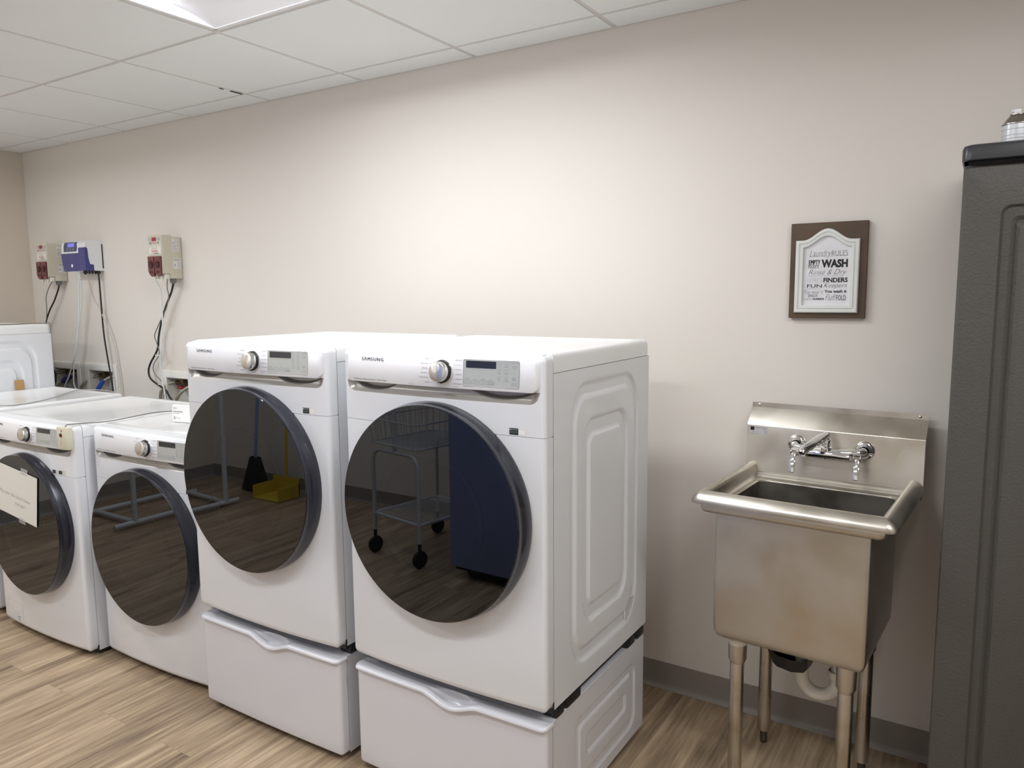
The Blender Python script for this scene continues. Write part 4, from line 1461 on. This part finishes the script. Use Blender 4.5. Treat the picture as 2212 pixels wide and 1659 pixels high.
obj('bold_lettering', bk, PRINTB, ap)
obj('script_lettering', mdm, PRINTM, ap)
obj('pale_lettering', pale, PRINTG, ap)

# ------------------------------------------------------------------ steel sink
sk = thing('utility_sink', 'stainless steel utility sink with backsplash and wall faucet, on four tubular legs', 'sink', (-0.4045, -0.0185, 0), rad(-3.4))
SW = 0.266
# backsplash: flange, slope, vertical face, cove into the deck
prof = [(-0.002, 1.122), (-0.004, 1.1225), (-0.005, 1.106), (-0.053, 1.0545), (-0.055, 1.050), (-0.055, 0.895), (-0.058, 0.887), (-0.066, 0.882), (-0.10, 0.881)]
inner = [(-0.10, 0.878), (-0.064, 0.879), (-0.053, 0.886), (-0.051, 0.90), (-0.051, 1.047), (-0.050, 1.052), (-0.002, 1.103)]
b = B()
loop = prof + inner
side_prism(b, loop, -SW, SW)
# closed end plates folded back to the wall
for s_ in (-1, 1):
    e = [(-0.052, 0.90), (-0.052, 1.052), (-0.004, 1.104), (-0.004, 0.90)]
    x0 = s_ * SW
    x1 = x0 - s_ * 0.0015
    side_prism(b, e, min(x0, x1), max(x0, x1))
obj('backsplash', b, STEEL, sk, angle=25)
b = B()
for x in (-SW + 0.024, SW - 0.024):
    b.lathe([(0.0045, 0), (0.004, 0.002), (0.002, 0.0032), (0.0001, 0.0034)], 14, Matrix.Translation((x, -0.0050, 1.1145)) @ MY)
obj('screw', b, CHROME, sk)
# label sticker
LS = lambda e: (lambda x, z: (x, -0.0554 - e, z))
b = B()
quad(b, -0.258, -0.198, 1.020, 1.0475, LS(0))
lb = obj('label_sticker', b, mat('silver_label', srgb(206, 205, 208), 0.35, 0.2), sk)
b = B()
quad(b, -0.255, -0.242, 1.034, 1.0460, LS(0.0004))
obj('black_square', b, PRINTB, lb)
b = B()
text(b, 'NSF', -0.2125, 1.0395, 0.0040, 0.0075, LS(0.0004), weight=0.02)
for i in range(20):
    a0, a1 = 2 * PI * i / 20, 2 * PI * (i + 1) / 20
    b.add([LS(0.0004)(-0.2087 + r_ * math.cos(a_), 1.0415 + r_ * math.sin(a_)) for a_, r_ in ((a0, 0.0058), (a1, 0.0058), (a1, 0.0053), (a0, 0.0053))], [(0, 1, 2, 3)])
for x0, x1, z in ((-0.238, -0.218, 1.0435), (-0.238, -0.220, 1.0410), (-0.249, -0.228, 1.0275), (-0.255, -0.240, 1.0225), (-0.236, -0.226, 1.0225), (-0.209, -0.199, 1.0330), (-0.209, -0.200, 1.0290), (-0.209, -0.199, 1.0240)):
    quad(b, x0, x1, z, z + 0.0011, LS(0.0004))
obj('label_print', b, INK, lb)

# rolled rim: path left back -> front left -> front right -> right back
YB, YR = -0.056, -0.542
def rim_path(off):
    """plan offset: positive = outward"""
    x, yf = SW + 0.004 + off, YR - off
    r = max(0.003, 0.026 + off)
    pts = [(-x, YB)]
    pts.append((-x, yf + r))
    for i in range(1, 8):
        a = rad(180 + 90 * i / 8)
        pts.append((-x + r + r * math.cos(a), yf + r + r * math.sin(a)))
    pts.append((-x + r, yf))
    pts.append((x - r, yf))
    for i in range(1, 8):
        a = rad(270 + 90 * i / 8)
        pts.append((x - r + r * math.cos(a), yf + r + r * math.sin(a)))
    pts.append((x, yf + r))
    pts.append((x, YB))
    return pts
rp = [(-0.054, 0.873), (-0.048, 0.875), (-0.042, 0.888), (-0.0405, 0.904), (-0.0395, 0.914), (-0.0365, 0.9205), (-0.031, 0.9235), (-0.024, 0.9225), (-0.017, 0.9185), (-0.009, 0.9120), (-0.003, 0.9050), (0.0, 0.8985), (0.0008, 0.892), (0.0002, 0.889), (-0.0012, 0.889)]
b = B()
b.grid([[(x, y, z + 0.006) for x, y in rim_path(off)] for off, z in rp])
obj('rolled_rim', b, STEEL, sk, angle=50)
# deck with the bowl opening; bowl
BX, BY0, BY1, BZ = 0.207, -0.500, -0.100, 0.487
def rr2(x, y0, y1, r, k=6):
    return rrect(-x, x, y0, y1, r, k)
b = B()
o = rr2(SW - 0.048, YR + 0.046, -0.062, 0.010)
i_ = rr2(BX, BY0, BY1, 0.030)
i2 = rr2(BX - 0.003, BY0 + 0.003, BY1 - 0.003, 0.028)
b.grid([[(x, y, 0.880) for x, y in o], [(x, y, 0.880) for x, y in i_], [(x, y, 0.8765) for x, y in i2]], closed=True)
obj('deck', b, STEEL, sk, angle=40)
b = B()
rows = []
for ins, z in ((0.003, 0.8765), (0.003, 0.60), (0.003, 0.53), (0.006, 0.510), (0.014, 0.497), (0.028, 0.492), (0.10, 0.489)):
    rows.append([(x, y, z) for x, y in rr2(BX - ins, BY0 + ins, BY1 - ins, max(0.01, 0.030 - ins * 0.3))])
b.grid(rows, closed=True)
o = rr2(BX - 0.10, BY0 + 0.10, BY1 - 0.10, 0.01)
b.add([(x, y, 0.489) for x, y in o], [tuple(range(len(o)))])
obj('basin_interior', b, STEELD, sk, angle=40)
b = B()
rows = []
for ins, z in ((0.0, 0.866), (0.0, 0.53), (0.0015, 0.510), (0.007, 0.496), (0.018, 0.4875), (0.03, 0.4855)):
    rows.append([(x, y, z) for x, y in rr2(BX - ins, BY0 + ins, BY1 - ins, 0.012)])
b.grid(rows, closed=True)
o = rr2(BX - 0.03, BY0 + 0.03, BY1 - 0.03, 0.012)
b.add([(x, y, 0.4855) for x, y in o], [tuple(range(len(o)))])
obj('basin_shell', b, STEELV, sk, angle=40)
# stepped apron under the rim
b = B()
rows = []
for ins, z in ((0.004, 0.899), (0.0, 0.892), (0.0, 0.879), (0.005, 0.870), (0.014, 0.867), (0.030, 0.867)):
    rows.append([(x, y, z) for x, y in rr2(0.244 - ins, -0.528 + ins, -0.062 - ins, 0.016)])
b.grid(rows, closed=True)
obj('apron', b, STEELV, sk, angle=50)
# legs
LX, LYF, LYB = 0.151, -0.437, -0.150
for sx in (-1, 1):
    for y in (LYF, LYB):
        b = B()
        Ml = Matrix.Translation((sx * LX, y, 0))
        b.lathe([(0.0195, 0.405), (0.0205, 0.395), (0.0205, 0.052), (0.0195, 0.045), (0.012, 0.044)], 28, Ml)
        lg = obj('leg', b, STEELL, sk, angle=40)
        b = B()
        b.lathe([(0.0205, 0.402), (0.0265, 0.416), (0.0268, 0.470), (0.0268, 0.486)], 28, Ml)
        obj('leg_socket', b, STEEL, lg, angle=40)
        b = B()
        b.lathe([(0.0118, 0.046), (0.0118, 0.012), (0.0128, 0.010), (0.010, 0.0), (0.0001, 0.0)], 8, Ml)
        obj('bullet_foot', b, mat('dark_steel_foot', srgb(96, 92, 86), 0.4, 0.8), lg)
b = B()
b.lathe([(0.0262, 0.474), (0.0272, 0.474), (0.0272, 0.462), (0.0262, 0.460)], 28, Matrix.Translation((-LX, LYF, 0)))
obj('torn_sticker', b, PAPER, sk)
# drain: black wrap and white trap
b = B()
o = [(-0.100, 0.4865), (-0.092, 0.420), (-0.074, 0.378), (-0.062, 0.368), (-0.020, 0.362), (0.016, 0.370), (0.026, 0.384), (0.030, 0.4865)]
rows = []
for y, k in ((-0.36, 0.6), (-0.345, 0.95), (-0.30, 1), (-0.25, 0.97), (-0.235, 0.6)):
    rows.append([((x + 0.01) * (0.7 + 0.3 * k) - 0.01, y, 0.4865 - (0.4865 - z) * k) for x, z in o])
b.grid(rows)
dr = obj('drain_fitting', b, mat('black_plastic_wrap', (0.01, 0.01, 0.011, 1), 0.3, bump=0.8, bscale=40), sk, angle=15)
b = B()
pth = [(0.0, -0.30, 0.46), (0.0, -0.30, 0.37)]
for i in range(1, 13):
    a = rad(180 + 15 * i)
    pth.append((0.049 + 0.049 * math.cos(a), -0.30 + 0.012 * i / 12, 0.350 + 0.052 * math.sin(a)))
pth += [(0.098, -0.285, 0.37), (0.100, -0.28, 0.41), (0.102, -0.25, 0.455), (0.102, -0.20, 0.462), (0.102, -0.06, 0.462)]
b.tube(pth, 0.0195, 16)
b.lathe([(0.024, 0), (0.026, 0.002), (0.026, 0.020), (0.024, 0.022)], 20, Matrix.Translation((0.098, -0.287, 0.360)))
obj('drain_trap', b, PVC, sk, angle=45)

# faucet (sub-parts of the sink)
fa_c = (0.0, -0.055, 1.004)
b = B()
for sx in (-1, 1):
    b.lathe([(0.0001, 0.0), (0.0285, 0.0), (0.0285, 0.003), (0.026, 0.008), (0.018, 0.012), (0.0145, 0.018)], 40, Matrix.Translation((sx * 0.1016, fa_c[1] - 0.0005, fa_c[2])) @ MY)
    b.tube([(sx * 0.1016, -0.06, fa_c[2]), (sx * 0.1016, -0.085, fa_c[2])], 0.0125, 20)
    b.tube(spline([(sx * 0.1016, -0.075, fa_c[2]), (sx * 0.100, -0.094, fa_c[2] - 0.001), (sx * 0.080, -0.103, fa_c[2] - 0.004), (sx * 0.040, -0.106, fa_c[2] - 0.008), (0, -0.108, fa_c[2] - 0.008)], 6), [0.0115] * 25, 20)
# horizontal body below with valve bonnets pointing outward/forward
b.tube([(-0.070, -0.112, fa_c[2] - 0.016), (-0.045, -0.112, fa_c[2] - 0.016), (-0.030, -0.112, fa_c[2] - 0.014), (0.030, -0.112, fa_c[2] - 0.014), (0.045, -0.112, fa_c[2] - 0.016), (0.070, -0.112, fa_c[2] - 0.016)], [0.0125, 0.0135, 0.0165, 0.0165, 0.0135, 0.0125], 24)
b.lathe([(0.0155, -0.022), (0.0165, 0.0), (0.0165, 0.012), (0.0125, 0.016), (0.0125, 0.024), (0.0150, 0.026), (0.0150, 0.036), (0.010, 0.038)], 28, Matrix.Translation((0.0, -0.110, fa_c[2] - 0.004)))
fa = obj('faucet', b, CHROME, sk, angle=35)
for sx in (-1, 1):
    b = B()
    # hex collar, hub and flat lever hanging down
    Mh = Matrix.Translation((sx * 0.070, -0.112, fa_c[2] - 0.016)) @ Matrix.Rotation(rad(90 * sx), 4, 'Y')
    b.lathe([(0.0125, 0), (0.0145, 0.001), (0.0145, 0.008), (0.0125, 0.009), (0.0125, 0.013), (0.0135, 0.014), (0.0135, 0.030), (0.0115, 0.032), (0.0001, 0.032)], 6, Mh)
    b.lathe([(0.0118, 0.012), (0.0118, 0.033), (0.009, 0.0345), (0.0001, 0.035)], 28, Mh)
    Ml = Matrix.Translation((sx * 0.094, -0.124, fa_c[2] - 0.022)) @ Matrix.Rotation(rad(-20), 4, 'X')
    b.box(-0.0060, 0.0060, -0.0035, 0.0035, -0.058, 0.004, 0.0025, 2, M=Ml)
    b.box(-0.0084, 0.0084, -0.0042, 0.0042, -0.060, -0.018, 0.0025, 2, M=Ml)
    obj('faucet_handle', b, CHROME, fa, angle=35)
# swing spout, turned to the left and forward
sd = Vector((-0.26, -0.93, -0.22)).normalized()
s0 = Vector((-0.004, -0.106, fa_c[2] + 0.044))
b = B()
path = [s0 - sd * 0.008 + Vector((0, 0, -0.002)), s0 + sd * 0.004, s0 + sd * 0.05, s0 + sd * 0.122, s0 + sd * 0.134 + Vector((0, 0, -0.002)), s0 + sd * 0.141 + Vector((0, 0, -0.006))]
b.tube(path, [0.0115, 0.0148, 0.0142, 0.0135, 0.0125, 0.0080], 24)
e = s0 + sd * 0.127
b.tube([e, e + Vector((0, 0, -0.016)), e + Vector((0, 0, -0.022))], [0.0100, 0.0108, 0.0104], 20)
obj('spout', b, CHROME, fa, angle=50)

# ------------------------------------------------------------------ storage cabinet and spray can
CX0, CX1, CY0, CY1 = -0.076, 0.84, -0.48, -0.03
cb = thing('storage_cabinet', 'tall charcoal grey plastic storage cabinet with a recessed panel door, right of the sink', 'cabinet', (CX0, 0, 0))
cw = CX1 - CX0
b = B()
b.box(0, cw, CY0 + 0.022, CY1, 0.0, 1.792, 0.010, 2)
obj('carcass', b, CABM, cb)
def door_panel(x0, x1):
    """door face with stepped recessed panel, as one moulded sheet"""
    z0, z1 = 0.04, 1.783
    b = B()
    y = CY0
    rows = []
    def loop(ins_x, ins_z, yy, r):
        return [(px_, yy, pz_) for px_, pz_ in rrect(x0 + ins_x, x1 - ins_x, z0 + ins_z, z1 - ins_z, r, 6)]
    rows = [loop(0, 0, y + 0.020, 0.012), loop(0, 0, y + 0.008, 0.012), loop(0.003, 0.003, y + 0.002, 0.011), loop(0.009, 0.009, y, 0.009), loop(0.080, 0.092, y, 0.022), loop(0.086, 0.098, y + 0.008, 0.018), loop(0.101, 0.118, y + 0.008, 0.015), loop(0.110, 0.126, y + 0.014, 0.012), loop(0.119, 0.134, y + 0.004, 0.012), loop(0.126, 0.140, y + 0.003, 0.010)]
    b.grid(rows, closed=True)
    l = rows[-1]
    b.add(l, [tuple(range(len(l)))])
    return b
for i, (x0, x1) in enumerate(((0.001, cw / 2 - 0.002), (cw / 2 + 0.002, cw - 0.001))):
    d_ = obj('door', door_panel(x0, x1), CABM, cb, angle=20)
    hx = cw / 2 + (-0.035 if i == 0 else 0.035)
    obj('handle', B().box(hx - 0.010, hx + 0.010, CY0 - 0.024, CY0 - 0.001, 0.90, 1.06, 0.006, 2), CABL, d_)
b = B()
rows = []
for ins, z in ((0.004, 1.796), (0.0, 1.798), (0.0, 1.824), (0.003, 1.831), (0.010, 1.834), (0.05, 1.835)):
    rows.append([(x, y, z) for x, y in rrect(-0.004 + ins, cw + 0.004 - ins, CY0 - 0.010 + ins, CY1 - ins, 0.020)])
b.grid(rows, closed=True)
o = rows[-1]
b.add(o, [tuple(range(len(o)))])
b.box(0.01, cw - 0.01, CY0 + 0.03, CY1 - 0.01, 1.785, 1.80)
obj('top_lid', b, CABL, cb, angle=35)

sc_ = thing('spray_can', 'white aerosol can with a metal dome and white nozzle standing on the dark cabinet', 'spray can', (0.028, -0.32, 1.8345))
obj('can_body', B().lathe([(0.0001, 0), (0.031, 0), (0.0325, 0.002), (0.0325, 0.058), (0.0322, 0.060)], 36), mat('can_label', srgb(214, 216, 220), 0.3, 0.1, var=0.08, vscale=30), sc_)
obj('can_rim', B().lathe([(0.0322, 0.060), (0.0335, 0.061), (0.0335, 0.0635), (0.031, 0.065), (0.0275, 0.071), (0.021, 0.080), (0.0165, 0.084), (0.0175, 0.0845), (0.0175, 0.087), (0.0145, 0.0875), (0.0001, 0.0865)], 36), mat('tin', srgb(170, 166, 162), 0.22, 1.0), sc_)
obj('nozzle', B().box(-0.0085, 0.006, -0.006, 0.006, 0.087, 0.099, 0.002, 2).box(-0.013, -0.006, -0.003, 0.003, 0.0925, 0.0985, 0.001, 1), WHITEP, sc_)
b = B()
for z in (0.018, 0.026, 0.034, 0.048):
    b.lathe([(0.0327, z), (0.0328, z + 0.0012)], 36)
obj('label_bands', b, INKL, sc_)

# ------------------------------------------------------------------ things behind the photographer, mirrored in the doors
lc = thing('linen_cart', 'tall covered linen cart with a blue cloth cover, mirrored in the nearest dryer door', 'cart', (-2.02, -2.83, 0), rad(2))
obj('cloth_cover', B().box(-0.32, 0.42, -0.28, 0.28, 0.065, 1.95, 0.008, 2), DUSTB, lc)
obj('base_frame', B().box(-0.30, 0.40, -0.26, 0.26, 0.045, 0.065, 0.004, 1), BLACKP, lc)
for x in (-0.24, 0.34):
    for y in (-0.20, 0.20):
        obj('caster', B().lathe([(0.0001, -0.012), (0.020, -0.010), (0.0225, 0), (0.020, 0.010), (0.0001, 0.012)], 20, Matrix.Translation((x, y, 0.0225)) @ MY).box(x - 0.014, x + 0.014, y - 0.014, y + 0.014, 0.036, 0.046), BLACKP, lc)

wc = thing('laundry_cart', 'white wire laundry basket cart on casters, mirrored in the nearest dryer door', 'cart', (-2.72, -2.85, 0), rad(-79))
def arc_u(x, yy, z1, r=0.07):
    p = [(x, -yy, 0.14)]
    for i in range(9):
        a = rad(180 - 90 * i / 8)
        p.append((x, -yy + r + r * math.cos(a), z1 - r + r * math.sin(a)))
    p += [(x, yy - p_[1] - yy, p_[2]) for p_ in []]
    q = [(x, -a_[1], a_[2]) for a_ in reversed(p)]
    return p + q
for x in (-0.24, 0.24):
    obj('end_frame', B().tube(arc_u(x, 0.20, 0.62), 0.0115, 12), CARTW, wc)
b = B()
for z, hx, hy, r in ((0.66, 0.25, 0.21, 0.006), (0.80, 0.27, 0.225, 0.005), (0.98, 0.29, 0.24, 0.010)):
    o = [(x, y, z) for x, y in rrect(-hx, hx, -hy, hy, 0.05, 4)]
    b.tube(o + [o[0], o[1]], r, 8)
for i in range(11):
    x = -0.23 + 0.046 * i
    for s_ in (-1, 1):
        b.tube([(x, s_ * 0.21, 0.66), (x * 1.12, s_ * 0.24, 0.98)], 0.0025, 6)
for i in range(9):
    y = -0.18 + 0.045 * i
    for s_ in (-1, 1):
        b.tube([(s_ * 0.25, y, 0.66), (s_ * 0.29, y * 1.12, 0.98)], 0.0025, 6)
for i in range(15):
    x = -0.24 + 0.034 * i
    b.tube([(x, -0.21, 0.66), (x, 0.21, 0.66)], 0.0022, 6)
for i in range(13):
    y = -0.205 + 0.034 * i
    b.tube([(-0.25, y, 0.662), (0.25, y, 0.662)], 0.0022, 6)
obj('wire_basket', b, CARTW, wc)
b = B()
for y in (-0.20, 0.20):
    b.tube([(-0.24, y, 0.24), (0.24, y, 0.24)], 0.009, 10)
for x in (-0.24, 0.24):
    b.tube([(x, -0.20, 0.24), (x, 0.20, 0.24)], 0.009, 10)
for i in range(21):
    x = -0.22 + 0.022 * i
    b.tube([(x, -0.20, 0.24), (x, 0.20, 0.24)], 0.0025, 6)
obj('lower_shelf', b, CARTW, wc)
obj('hanger_post', B().tube([(-0.24, 0.0, 0.61), (-0.24, 0.0, 1.75)], 0.012, 12), CARTW, wc)
for x in (-0.24, 0.24):
    for y in (-0.20, 0.20):
        obj('caster', B().lathe([(0.0001, -0.012), (0.045, -0.011), (0.05, 0), (0.045, 0.011), (0.0001, 0.012)], 24, Matrix.Translation((x, y, 0.05)) @ MY).tube([(x, y, 0.09), (x, y, 0.15)], 0.010, 8), BLACKP, wc)

gr = thing('garment_rack', 'pale tube garment rack with a flat foot frame, mirrored in the middle machine doors', 'rack', (-4.75, -2.55, 0), rad(4))
obj('foot_frame', B().tube([(-0.30, -0.38, 0.03), (-0.30, 0.38, 0.03)], 0.017, 12).tube([(0.18, -0.42, 0.03), (0.18, 0.42, 0.03)], 0.017, 12).tube([(-0.30, 0.28, 0.03), (0.18, 0.28, 0.03)], 0.017, 12).tube([(-0.30, -0.32, 0.03), (0.18, -0.32, 0.03)], 0.017, 12), CARTW, gr)
obj('upright', B().tube([(0.18, -0.32, 0.03), (0.18, -0.32, 1.6)], 0.017, 12), CARTW, gr)
obj('upright', B().tube([(0.18, 0.28, 0.03), (0.18, 0.28, 1.6)], 0.017, 12), CARTW, gr)
obj('hanging_rail', B().tube([(0.18, -0.36, 1.6), (0.18, 0.34, 1.6)], 0.017, 12), CARTW, gr)

bmx = thing('broom', 'blue handled broom leaning on the wall, mirrored in the second raised dryer door', 'broom', (-4.70, -3.25, 0))
obj('handle', B().tube([(0, 0, 0.25), (0.0, -0.12, 1.45)], 0.012, 10), DUSTB, bmx)
b = B()
b.grid([[(-0.04, 0.02, 0.27), (0.04, 0.02, 0.27), (0.04, -0.02, 0.27), (-0.04, -0.02, 0.27)], [(-0.13, 0.04, 0.01), (0.13, 0.04, 0.01), (0.13, -0.03, 0.01), (-0.13, -0.03, 0.01)]], closed=True)
obj('bristles', b, BLACKP, bmx)
dpn = thing('dustpan', 'yellow upright dustpan on the floor beside the broom, mirrored in the raised dryer door', 'dustpan', (-4.42, -3.20, 0))
obj('pan', B().box(-0.14, 0.14, -0.10, 0.10, 0.002, 0.012, 0.002, 1).box(-0.14, -0.132, -0.10, 0.10, 0.01, 0.10).box(0.132, 0.14, -0.10, 0.10, 0.01, 0.10).box(-0.14, 0.14, -0.10, -0.092, 0.01, 0.14), YEL, dpn)
obj('handle', B().tube([(0, -0.10, 0.13), (0, -0.14, 0.85)], 0.011, 10), YEL, dpn)
